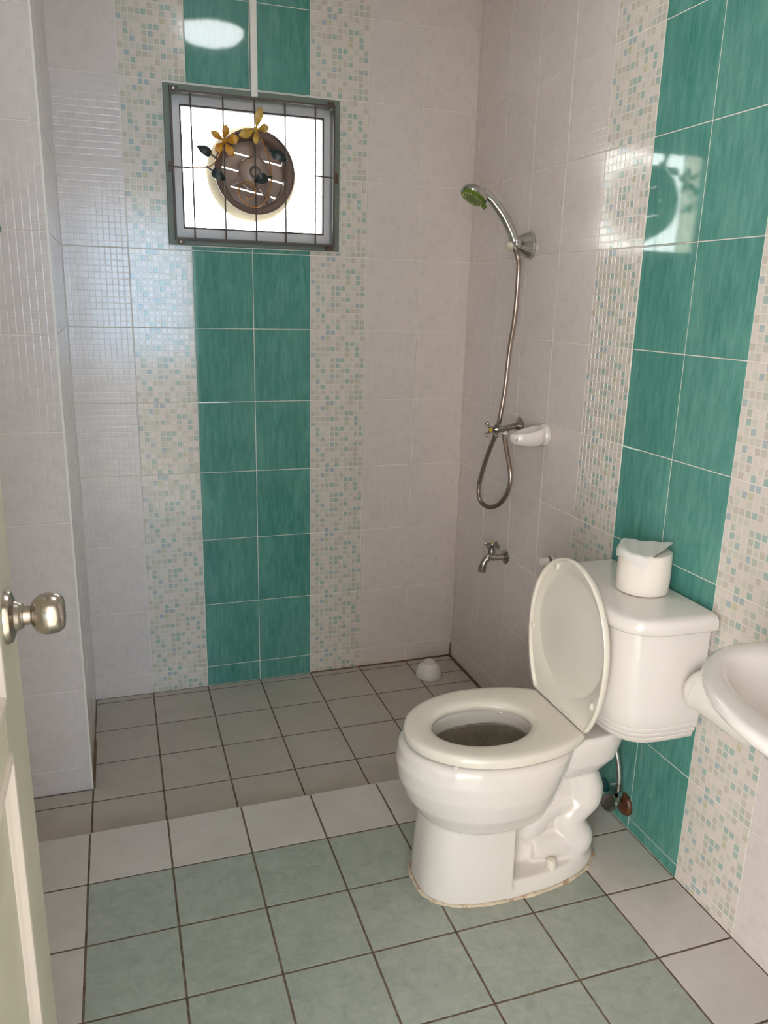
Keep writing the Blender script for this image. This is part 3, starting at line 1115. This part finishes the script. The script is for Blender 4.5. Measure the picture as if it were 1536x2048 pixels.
b = MB()
b.loft([lid_in(0.04, 0.0045), lid_in(0.5, 0.0045), lid_in(0.96, 0.0045), lid_in(1.0, 0.0035), lid_in(1.035, -0.0005), lid_ring(0.014, -0.004), lid_ring(0.009, -0.005), lid_ring(0.006, -0.012), lid_ring(0.002, -0.0125), lid_ring(0.0, -0.010), lid_ring(0.0, -0.002), lid_ring(0.004, 0.004), lid_ring(0.02, 0.007), lid_in(0.9, 0.0085), lid_in(0.04, 0.009)])
lid = b.build('lid', 'seat', toilet, smooth=45)
for h, yy in ((0.352, 0.066), (0.29, -0.144), (0.16, 0.158), (0.075, -0.132)):
    MB().lathe([(0.0045, 0), (0.0045, -0.005), (0.002, -0.007), (0, -0.007)], (LX + 0.008 + 0.004 * h, TC + yy, LZ + h), (1, 0, 0), 12, sx=2.0).build('lid_bumper', 'plastic', lid)
b = MB()
b.tube([(0.5475, TC - 0.090, LZ - 0.006), (0.5475, TC + 0.090, LZ - 0.006)], 0.0055, 16)
b.build('hinge', 'seat', toilet)
for s_ in (-1, 1):
    bevelled(MB().box(0.5425, 0.562, TC + s_ * 0.065 - 0.016, TC + s_ * 0.065 + 0.016, 0.4325, 0.458).build('hinge_block', 'seat', toilet, smooth=0), 0.004)

# tank


def tank_ring(hw, dep, z, xb=0.786, n=60, e=5.0, bow=0.010):
    out = []
    for j in range(n + 1):
        t = -pi / 2 + pi * j / n
        ee = 2 / e
        u = math.copysign(abs(math.sin(t)) ** ee, math.sin(t))
        x = xb - dep * abs(math.cos(t)) ** ee - bow * (1 - u * u)
        out.append((x, TC + hw * u, z))
    return out


b = MB()
b.loft([tank_ring(0.176, 0.174, 0.446), tank_ring(0.181, 0.180, 0.449), tank_ring(0.184, 0.184, 0.460), tank_ring(0.1825, 0.182, 0.4615), tank_ring(0.187, 0.188, 0.465), tank_ring(0.190, 0.191, 0.475), tank_ring(0.1885, 0.189, 0.4765),
        tank_ring(0.192, 0.193, 0.480), tank_ring(0.194, 0.195, 0.490), tank_ring(0.1925, 0.193, 0.4915), tank_ring(0.1955, 0.197, 0.496), tank_ring(0.196, 0.199, 0.53), tank_ring(0.1965, 0.203, 0.65), tank_ring(0.197, 0.206, 0.740)])
b.build('tank', 'ceramic', toilet, smooth=50)
b = MB()
b.loft([tank_ring(0.205, 0.208, 0.7325), tank_ring(0.2145, 0.217, 0.7330), tank_ring(0.2180, 0.221, 0.738), tank_ring(0.2185, 0.2215, 0.750), tank_ring(0.2165, 0.219, 0.761), tank_ring(0.210, 0.212, 0.7675), tank_ring(0.195, 0.197, 0.7705), tank_ring(0.12, 0.12, 0.772)])
b.build('tank_lid', 'ceramic', toilet, smooth=60)

# paper roll on the tank
RC, RR, RZ, RHt = (0.7165, -1.290), 0.062, 0.7735, 0.098
roll = tag(empty('toilet_paper_roll', (RC[0], RC[1], RZ)), 'white toilet paper roll standing on the tank with a loose sheet', 'paper roll')
b = MB()
prof = [(0.021, RHt - 0.002), (0.021, 0.0), (RR - 0.002, 0.0), (RR, 0.002), (RR + 0.0005, 0.04), (RR, RHt - 0.003), (RR - 0.003, RHt)]
b.lathe(prof + [prof[0]], (RC[0], RC[1], RZ), (0, 0, 1), 72, cap0=False, cap1=False)
for i, v in enumerate(b.v):
    a = math.atan2(v[1] - RC[1], v[0] - RC[0])
    if math.hypot(v[0] - RC[0], v[1] - RC[1]) > RR - 0.004:
        k = 1 + 0.006 * math.sin(a * 3 + v[2] * 60) + 0.004 * math.sin(a * 11)
        b.v[i] = (RC[0] + (v[0] - RC[0]) * k, RC[1] + (v[1] - RC[1]) * k, v[2])
b.build('paper', 'paper', roll)
MB().lathe([(0.021, 0.0005), (0.021, RHt - 0.003), (0.0195, RHt - 0.003), (0.0195, 0.0005), (0.021, 0.0005)], (RC[0], RC[1], RZ), (0, 0, 1), 32, cap0=False, cap1=False).build('core', 'card', roll)
# the loose sheet: folded over the top, one corner hanging down in front
b = MB()
n = 26
corn = [Vector((-0.078, 0.028)), Vector((-0.066, -0.080)), Vector((0.070, -0.010)), Vector((-0.006, 0.080))]
grid = []
for i in range(n + 1):
    row = []
    for j in range(n + 1):
        u, v = i / n, j / n
        p = (corn[0] * (1 - u) * (1 - v) + corn[1] * u * (1 - v) + corn[2] * u * v + corn[3] * (1 - u) * v)
        r = p.length
        lift = 0.003 + 0.002 * math.sin(u * 5 + v * 3) + 0.010 * u * v * v + 0.004 * (1 - u) * v + 0.001 * math.sin(u * 17 + v * 11)
        R1 = RR - 0.004
        if r <= R1:
            q = (p.x, p.y, RHt + lift)
        else:
            d = r - R1
            hang = 1.0 - min(1.0, max(0.0, (v - 0.55) / 0.3))       # the far right edge stays lifted
            ang = min(d / 0.014, 1.0) * hang
            ex = max(0, d - 0.014)
            rr = R1 + 0.0095 * math.sin(ang * pi / 2) + ex * 0.18 + d * (1 - hang)
            zz = RHt + lift * (1 - ang * 0.4) - 0.009 * (1 - math.cos(ang * pi / 2)) - ex * 0.98 * hang
            k = rr / r
            q = (p.x * k, p.y * k, zz)
        row.append((RC[0] + q[0], RC[1] + q[1], RZ + q[2]))
    grid.append(row)
vs = [p for row in grid for p in row]
o2 = len(vs)
vs += [(x, y, z + 0.0006) for x, y, z in vs]
fs = []
for i in range(n):
    for j in range(n):
        a = i * (n + 1) + j
        fs.append((a, a + 1, a + n + 2, a + n + 1))
        fs.append((o2 + a, o2 + a + n + 1, o2 + a + n + 2, o2 + a + 1))
b.v, b.f = vs, fs
b.build('loose_sheet', 'sheet', roll, smooth=70)

# ------------------------------------------------------------------ washbasin
BC = (0.60, -2.0)
basin = tag(empty('washbasin', (0.8, BC[1], 0.62)), 'white oval wall-hung washbasin at the right edge', 'sink')
BZ = 0.822


def oval(fx, w, z, dx=0.0, n=80, xw=0.795):
    """Front half ellipse, sides running back to the wall."""
    out = []
    xm = 0.625 + dx
    for j in range(n):
        t = 2 * pi * j / n
        ct, s_ = math.cos(t), math.sin(t)
        if ct < 0:
            x = xm + (xm - fx) * ct
            y = w * s_
        else:
            x = xm + (xw - xm) * abs(ct) ** (2 / 3.0)
            y = w * math.copysign(abs(s_) ** (2 / 3.0), s_)
        out.append((x, BC[1] + y, z))
    return out


def inner(fx, xb, w, z, n=80):
    xm = (fx + xb) / 2
    return [(xm + (xb - fx) / 2 * math.cos(2 * pi * j / n), BC[1] + w * math.sin(2 * pi * j / n), z) for j in range(n)]


b = MB()
b.loft([oval(0.62, 0.10, 0.640, 0.04), oval(0.565, 0.16, 0.665, 0.03), oval(0.51, 0.205, 0.710, 0.02), oval(0.463, 0.250, 0.760), oval(0.428, 0.282, 0.787), oval(0.414, 0.297, 0.798), oval(0.4105, 0.301, 0.810), oval(0.4135, 0.299, 0.819),
        oval(0.424, 0.291, BZ), inner(0.458, 0.715, 0.262, BZ - 0.001), inner(0.468, 0.708, 0.252, BZ - 0.008), inner(0.486, 0.697, 0.232, BZ - 0.040), inner(0.51, 0.675, 0.185, BZ - 0.095), inner(0.55, 0.64, 0.10, BZ - 0.130), inner(0.58, 0.61, 0.02, BZ - 0.135)])
b.build('basin', 'ceramic', basin, smooth=60)
MB().lathe([(0.0, 0.0), (0.022, 0.0), (0.022, 0.004), (0.016, 0.004), (0.014, 0.002), (0, 0.002)], (0.595, BC[1], BZ - 0.1355), (0, 0, 1), 24).build('drain', 'chrome', basin)
pp = smooth_path([(0.62, BC[1], 0.645), (0.62, BC[1], 0.52), (0.635, BC[1], 0.47), (0.665, BC[1], 0.455), (0.695, BC[1], 0.475), (0.715, BC[1], 0.515), (0.745, BC[1], 0.535), (0.799, BC[1], 0.535)], 6)
MB().tube(pp, 0.017, 14).build('trap_pipe', 'chrome', basin)

# white roll holder on the wall under the basin
hol = tag(empty('paper_holder', (0.8, -1.56, 0.55)), 'white rounded wall fitting half hidden under the washbasin', 'holder')
b = MB()
b.lathe([(0.0, -0.014), (0.022, -0.0125), (0.040, -0.007), (0.0475, 0.002), (0.0485, 0.010), (0.0485, 0.022)], (0.748, -1.490, 0.603), (0, -1, 0), 40)
b.build('end_cap', 'plastic', hol)
b = MB()
b.lathe([(0.0470, 0.0225), (0.0470, 0.17), (0.04, 0.18), (0, 0.182)], (0.748, -1.490, 0.603), (0, -1, 0), 40)
b.build('cover', 'plastic', hol)
bevelled(MB().box(0.772, 0.7995, -1.675, -1.482, 0.556, 0.650).build('back_plate', 'plastic', hol, smooth=0), 0.004)

# ------------------------------------------------------------------ shower set
brk = tag(empty('shower_bracket', (0.8, -0.462, 1.6135)), 'chrome cone-shaped wall bracket holding the hand shower', 'bracket')
b = MB()
rings = []
for t, rz, ry in ((0.0, 0.041, 0.030), (0.003, 0.042, 0.031), (0.012, 0.039, 0.029), (0.03, 0.031, 0.023), (0.045, 0.023, 0.019), (0.056, 0.017, 0.016), (0.060, 0.010, 0.010)):
    rings.append([(0.7995 - t, -0.4640 + ry * math.cos(2 * pi * j / 32), 1.6125 + rz * math.sin(2 * pi * j / 32) + t * 0.05) for j in range(32)])
b.loft(rings)
b.build('cone', 'chrome', brk)
MB().lathe([(0.0, -0.006), (0.008, -0.005), (0.0145, -0.001), (0.0170, 0.005), (0.0170, 0.020), (0.014, 0.025), (0.0, 0.028)], (0.746, -0.484, 1.616), (0, 1, 0), 28).build('pivot_ring', 'chrome', brk)
MB().lathe([(0.006, 0), (0.0055, -0.002), (0, -0.0025)], (0.764, -0.492, 1.613), (0.2, 1, 0), 16).build('screw', 'tapmetal', brk)
MB().lathe([(0.0, -0.014), (0.009, -0.012), (0.015, -0.006), (0.0175, 0.0), (0.016, 0.006), (0.010, 0.011), (0.0, 0.012)], (0.731, -0.462, 1.608), (0.35, 0, 1), 24).build('clip', 'clear_plastic', brk)

sh = tag(empty('hand_shower', (0.735, -0.470, 1.60)), 'chrome hand shower with lime green spray face in the bracket', 'shower head')
hp = [(0.741, -0.470, 1.600), (0.737, -0.470, 1.622), (0.722, -0.468, 1.655), (0.700, -0.466, 1.690), (0.676, -0.463, 1.719), (0.650, -0.461, 1.744), (0.628, -0.460, 1.757)]
pth = smooth_path(hp, 6)
k = len(pth) - 1
MB().tube(pth, [0.0115 + 0.0045 * math.sin(min(1, i / k * 1.15) * pi * 0.9) for i in range(k + 1)], 20).build('handle', 'chrome', sh)
HN = Vector((-0.50, -0.12, -0.86)).normalized()
HCn = Vector((0.600, -0.460, 1.752))
b = MB()
b.lathe([(0.0, -0.018), (0.020, -0.017), (0.034, -0.011), (0.0415, -0.002), (0.0430, 0.006), (0.0425, 0.012), (0.0, 0.012)], HCn, HN, 44)
b.build('head_shell', 'chrome', sh)
fc = MB().lathe([(0.0405, 0.0105), (0.0405, 0.0145), (0.037, 0.018), (0.02, 0.019), (0.0, 0.0195)], HCn, HN, 44).build('spray_face', 'green_plastic', sh)
e1 = (Vector((1, 0, 0)) - HN * HN.x).normalized()
e2 = HN.cross(e1)
b = MB()
for r, cnt in ((0.031, 26), (0.023, 18)):
    for j in range(cnt):
        a = 2 * pi * j / cnt
        b.lathe([(0.0013, 0), (0.0010, 0.0030), (0, 0.0030)], HCn + HN * 0.0178 + (e1 * math.cos(a) + e2 * math.sin(a)) * r, HN, 6)
b.build('spray_nozzles', 'nozzle', fc)['kind'] = 'stuff'
p = HCn + HN * 0.014 + e1 * 0.044
MB().tube([p - e1 * 0.006, p + e1 * 0.006 + HN * 0.004], [0.0075, 0.006], 12).build('spray_lever', 'green_plastic', sh)

hs = tag(empty('shower_hose', (0.735, -0.49, 0.98)), 'bronze-coloured ribbed shower hose hanging in a loop', 'hose')


hose_w = [(0.7415, -0.4698, 1.5985), (0.7425, -0.4954, 1.5621), (0.744, -0.4974, 1.5056), (0.746, -0.4887, 1.3996), (0.748, -0.4627, 1.2894), (0.745, -0.4561, 1.1765), (0.738, -0.4475, 1.0771), (0.732, -0.4347, 1.0151), (0.73, -0.3913, 0.9409), (0.73, -0.3499, 0.8623), (0.73, -0.3294, 0.7984), (0.73, -0.3509, 0.7599), (0.731, -0.4179, 0.755), (0.732, -0.492, 0.786), (0.733, -0.5413, 0.8372), (0.733, -0.555, 0.8905), (0.732, -0.536, 0.9397), (0.731, -0.5145, 0.9803), (0.73, -0.5017, 1.0095)]
pth = smooth_path(hose_w, 10)
# resample to an even pitch for the ribs
L = [0.0]
for a_, b_ in zip(pth, pth[1:]):
    L.append(L[-1] + (b_ - a_).length)
stepL = 0.0021
pts, i = [], 0
s_ = 0.0
while s_ < L[-1]:
    while L[i + 1] < s_:
        i += 1
    f = (s_ - L[i]) / max(L[i + 1] - L[i], 1e-9)
    pts.append(pth[i].lerp(pth[i + 1], f))
    s_ += stepL
MB().tube(pts, [0.0082 if k % 2 else 0.0068 for k in range(len(pts))], 12).build('hose', 'hose', hs, smooth=70)
MB().tube([hose_w[-1], (hose_w[-1][0], hose_w[-1][1], hose_w[-1][2] + 0.012)], 0.0088, 6).build('hose_nut', 'tapmetal', hs, smooth=20)
HE = Vector(hose_w[-1])


def cross_handle(parent, c, axis, r, mat, cap, rot=0.0):
    """Four-armed tap handle."""
    a = Vector(axis).normalized()
    t = Vector((0, 0, 1)) if abs(a.z) < 0.9 else Vector((1, 0, 0))
    u = (t - a * t.dot(a)).normalized()
    v = a.cross(u)
    c = Vector(c)
    h = MB().lathe([(0.006, -0.010), (0.0085, -0.004), (0.0095, 0.002), (0.008, 0.007), (0.0, 0.008)], c, a, 20).build('cross_handle', mat, parent)
    for k in range(4):
        d = u * math.cos(rot + k * pi / 2) + v * math.sin(rot + k * pi / 2)
        q = [(c + d * s2, rr) for s2, rr in ((0.006, 0.0052), (r * 0.55, 0.0040), (r * 0.75, 0.0046), (r * 0.90, 0.0072), (r * 1.02, 0.0066), (r * 1.10, 0.0026))]
        MB().tube([x[0] for x in q], [x[1] for x in q], 10).build('handle_arm', mat, h)
    MB().lathe([(0.0068, 0.0072), (0.006, 0.0095), (0, 0.0102)], c, a, 16).build('index_cap', cap, h)
    return h


mx = tag(empty('shower_valve', (0.8, -0.43, 1.03)), 'chrome shower stop valve with cross handle beside the soap dish', 'tap')
MZ, MY = 1.0320, -0.4750
MY2 = HE.y
MB().lathe([(0.027, 0.0), (0.0265, 0.003), (0.020, 0.008), (0.011, 0.011), (0.0, 0.011)], (0.7998, MY2 + 0.03, MZ + 0.012), (-1, 0, 0), 32).build('wall_flange', 'tapmetal', mx)
MB().tube(smooth_path([(0.795, MY2 + 0.03, MZ + 0.012), (0.77, MY2 + 0.022, MZ + 0.011), (0.745, MY2 + 0.006, MZ + 0.009), (HE.x, MY2, MZ + 0.008), (0.705, MY2, MZ + 0.007)], 5), 0.0105, 18).build('valve_body', 'tapmetal', mx)
MB().lathe([(0.012, 0), (0.0125, 0.006), (0.009, 0.012), (0.0065, 0.018), (0, 0.018)], (0.708, MY2, MZ + 0.007), (-1, 0, 0), 20).build('bonnet', 'tapmetal', mx)
cross_handle(mx, (0.682, MY2, MZ + 0.006), (-0.8, -0.55, 0.05), 0.029, 'tapmetal', 'yellow_cap', pi / 4)
MB().tube([(HE.x, HE.y, HE.z + 0.0125), (HE.x, HE.y, MZ + 0.004)], 0.0078, 16).build('outlet', 'plastic', mx)

sd = tag(empty('soap_dish', (0.8, -0.655, 1.03)), 'white ceramic teardrop soap dish on the shower wall', 'soap dish')
SC = (-0.635)
b = MB()


rings = []
for zf, k in ((0.0, 0.20), (0.02, 0.55), (0.12, 0.82), (0.35, 0.97), (0.62, 1.0), (0.86, 0.965), (0.97, 0.90), (1.0, 0.83), (0.95, 0.74), (0.80, 0.64), (0.70, 0.45), (0.68, 0.1)):
    ring = []
    for j in range(60):
        t = 2 * pi * j / 60
        f = 0.5 + 0.5 * math.cos(t)              # 0 at the front tip, 1 at the wall
        x = 0.740 + 0.060 * math.cos(t)
        yv = 0.046 * math.copysign(abs(math.sin(t)) ** 0.85, math.sin(t)) * (0.66 + 0.34 * f)
        fk = 0.5 + (f - 0.5) * k
        zb, zt = 1.0085 - 0.004 * fk, 1.046 + 0.025 * fk ** 1.4
        ring.append((min(0.740 + (x - 0.740) * k, 0.7985), SC + yv * k, zb + (zt - zb) * zf))
    rings.append(ring)
b.loft(rings)
b.build('dish', 'ceramic', sd, smooth=70)
MB().lathe([(0.0345, 0.0), (0.0345, 0.004), (0.032, 0.012), (0.02, 0.022), (0, 0.026)], (0.7995, SC - 0.002, 1.0395), (-1, 0, 0), 40).build('wall_plate', 'ceramic', sd)
for dz in (0.0, 0.005):
    q0 = Vector((0.6880, SC - 0.0170, 1.0260 + dz))
    MB().tube([q0, q0 + Vector((0.007, -0.0065, 0.0006))], 0.0010, 6).build('printed_mark', 'black', sd)

# bib tap
tp = tag(empty('bib_tap', (0.8, -0.43, 0.575)), 'dull chrome bib tap low on the shower wall', 'tap')
TY, TZ = -0.432, 0.577
MB().lathe([(0.026, 0.0), (0.0255, 0.003), (0.019, 0.007), (0.011, 0.010), (0, 0.010)], (0.7998, TY, TZ - 0.003), (-1, 0, 0), 32).build('wall_flange', 'tapmetal', tp)
MB().tube(smooth_path([(0.795, TY, TZ - 0.003), (0.775, TY, TZ - 0.003), (0.755, TY, TZ - 0.001), (0.740, TY, TZ + 0.002), (0.726, TY, TZ - 0.006), (0.716, TY, TZ - 0.022), (0.712, TY, TZ - 0.040)], 6), [0.0112] * 12 + [0.0135] * 12 + [0.0122] * 13, 18).build('spout', 'tapmetal', tp)
MB().tube([(0.712, TY, TZ - 0.030), (0.711, TY, TZ - 0.050)], 0.0142, 20).build('spout_end', 'tapmetal', tp)
MB().lathe([(0.010, 0.0), (0.0125, 0.010), (0.0130, 0.024), (0.010, 0.030), (0.006, 0.034), (0, 0.034)], (0.745, TY, TZ + 0.002), (0, 0, 1), 20).build('bonnet', 'tapmetal', tp)
cross_handle(tp, (0.745, TY, TZ + 0.044), (0, 0, 1), 0.028, 'tapmetal', 'yellow_cap', 0.55)

# capped stub beside the tank
st_ = tag(empty('capped_pipe_stub', (0.8, -0.775, 0.67)), 'short white capped pipe stub with grey band left of the tank', 'pipe')
SY, SZ2 = -0.777, 0.672
MB().lathe([(0.012, 0.0), (0.0135, 0.003), (0.0135, 0.022), (0.0, 0.022)], (0.739, SY, SZ2), (1, 0, 0), 24).build('cap', 'plastic', st_)
MB().lathe([(0.0140, 0.0), (0.0140, 0.009), (0.0, 0.009)], (0.7612, SY, SZ2), (1, 0, 0), 24).build('grey_ring', 'grey_band', st_)
MB().lathe([(0.0132, 0.0), (0.0132, 0.010), (0.010, 0.014), (0.009, 0.029), (0.0, 0.029)], (0.7703, SY, SZ2), (1, 0, 0), 24).build('stub', 'plastic', st_)

# stop valve and braided hose
sv = tag(empty('stop_valve', (0.8, -1.218, 0.11)), 'rusty angle stop valve on the teal wall behind the toilet', 'valve')
MB().lathe([(0.033, 0.0), (0.0325, 0.003), (0.028, 0.010), (0.015, 0.014), (0, 0.014)], (0.7998, -1.218, 0.1085), (-1, 0, 0), 36).build('wall_flange', 'rust', sv)
MB().tube([(0.795, -1.218, 0.1085), (0.752, -1.228, 0.128)], 0.0095, 18).build('valve_body', 'rust', sv)
MB().tube([(0.768, -1.224, 0.120), (0.768, -1.224, 0.148)], 0.0098, 18).build('outlet', 'tapmetal', sv)
MB().tube([(0.768, -1.224, 0.146), (0.768, -1.224, 0.163)], 0.0128, 6).build('outlet_nut', 'chrome', sv, smooth=15)
MB().lathe([(0.006, 0.0), (0.006, 0.010), (0.022, 0.013), (0.0245, 0.018), (0.0225, 0.024), (0.010, 0.026), (0.0, 0.024)], (0.754, -1.2275, 0.127), (-0.9, -0.25, 0.36), 28).build('valve_handle', 'tapmetal', sv)
bh = tag(empty('braided_hose', (0.768, -1.224, 0.163)), 'thin braided steel supply hose rising to the tank', 'hose')
bp = smooth_path([(0.768, -1.224, 0.1635), (0.768, -1.2235, 0.180), (0.767, -1.220, 0.215), (0.764, -1.210, 0.255), (0.757, -1.193, 0.300), (0.748, -1.170, 0.350), (0.742, -1.150, 0.400), (0.740, -1.142, 0.4455)], 14)
MB().tube(bp, [0.0066 if k % 2 else 0.0058 for k in range(len(bp))], 12).build('hose', 'braid', bh, smooth=70)
MB().tube([(0.768, -1.224, 0.1632), (0.768, -1.2236, 0.182)], 0.0078, 16).build('ferrule', 'tapmetal', bh)
ps = tag(empty('pipe_outlet', (0.8, -1.122, 0.105)), 'small chrome pipe outlet with teal ring behind the toilet', 'pipe')
MB().lathe([(0.020, 0.0), (0.0205, 0.004), (0.016, 0.007), (0, 0.007)], (0.7998, -1.122, 0.106), (-1, 0, 0), 28).build('ring', 'teal_plastic', ps)
MB().lathe([(0.011, 0.0), (0.011, 0.014), (0.013, 0.015), (0.013, 0.024), (0.008, 0.025), (0.008, 0.034), (0, 0.034)], (0.793, -1.122, 0.106), (-1, 0, 0), 20).build('plug', 'tapmetal', ps)

# upturned bowl in the shower corner
bw = MB()
BW = (0.6445, -0.150)
bw.lathe([(0.0470, 0.0), (0.0515, 0.0), (0.0525, 0.004), (0.0520, 0.016), (0.0480, 0.032), (0.0395, 0.046), (0.0280, 0.0545), (0.0235, 0.0565), (0.0230, 0.0630), (0.0205, 0.0635), (0.0190, 0.0590), (0.0, 0.0585)], (BW[0], BW[1], 0.0005), (0, 0, 1), 56)
bo = bw.build('small_bowl', 'ceramic')
tag(bo, 'small white bowl lying upside down in the shower corner', 'bowl')

# chrome hook base on the partition
hk = MB()
hk.lathe([(0.0135, 0.0), (0.013, 0.004), (0.008, 0.008), (0.006, 0.022), (0.0095, 0.026), (0.0095, 0.032), (0.0, 0.034)], (-0.7175, PY - 0.0002, 1.580), (0, -1, 0), 24)
tag(hk.build('wall_hook', 'chrome'), 'chrome wall hook cut by the left picture edge', 'hook')

# ------------------------------------------------------------------ door
door = empty('door_1', (-0.622, -2.45, 0.05))
structure(door, 'open sage green panel door at the left edge')
DXF = -0.605
DY0, DY1 = -2.45, -1.737
PF = DXF - 0.007           # recessed panel face
PYA, PYB = -2.29, -1.895   # panel opening
PZ = [(0.22, 0.912), (0.985, 1.90)]
MB().box(DXF - 0.035, PF, DY0 + 0.01, DY1 - 0.01, 0.065, 2.02).build('panel_core', 'door', door, smooth=0)
for ya, yb in ((DY0, PYA), (PYB, DY1)):
    bevelled(MB().box(DXF - 0.036, DXF, ya, yb, 0.055, 2.03).build('stile', 'door', door, smooth=0), 0.0015)
for za, zb in ((0.055, 0.22), (0.912, 0.985), (1.90, 2.03)):
    MB().box(DXF - 0.0355, DXF - 0.0002, PYA, PYB, za, zb).build('rail', 'door', door, smooth=0)
for z0, z1 in PZ:
    prof = [(-0.004, 0.0), (-0.003, 0.0035), (0.001, 0.0052), (0.005, 0.0045), (0.0075, 0.0018), (0.010, -0.0015), (0.0125, -0.0030), (0.016, -0.0069), (-0.004, -0.0069)]
    corners = [(PYA, z0, 1, 1), (PYB, z0, -1, 1), (PYB, z1, -1, -1), (PYA, z1, 1, -1)]
    for k in range(4):
        a, c = corners[k], corners[(k + 1) % 4]
        ra = [(DXF + h, a[0] + a[2] * t, a[1] + a[3] * t) for t, h in prof]
        rc = [(DXF + h, c[0] + c[2] * t, c[1] + c[3] * t) for t, h in prof]
        MB().loft([ra, rc]).build('moulding', 'moulding', door, smooth=30)
kn = empty('door_knob', (DXF, -1.813, 1.053))
kn.parent = door
kn.matrix_parent_inverse = door.matrix_world.inverted()
kn['label'] = 'brushed nickel round door knob'
KO = (DXF + 0.0002, -1.813, 1.053)
AX = (1, 0, 0)
MB().lathe([(0.0335, 0.0), (0.0335, 0.002), (0.031, 0.007), (0.024, 0.0100), (0.017, 0.0110), (0.0, 0.0110)], KO, AX, 48).build('rosette', 'nickel', kn)
MB().lathe([(0.019, 0.0105), (0.0170, 0.0145), (0.0148, 0.0195), (0.0138, 0.0200), (0.0, 0.0200)], KO, AX, 40).build('collar', 'nickel', kn)
MB().lathe([(0.0118, 0.0202), (0.0115, 0.0285), (0, 0.0285)], KO, AX, 40).build('neck', 'nickel', kn)
MB().lathe([(r_, h_ - 0.0075) for r_, h_ in ((0.0115, 0.0355), (0.0150, 0.0368), (0.0205, 0.0410), (0.0243, 0.0470), (0.0258, 0.0535), (0.0256, 0.0600), (0.0238, 0.0665), (0.0205, 0.0715), (0.0175, 0.0735), (0.010, 0.0745), (0, 0.0748))], KO, AX, 56).build('knob', 'nickel', kn, smooth=60)

bpy.context.view_layer.update()
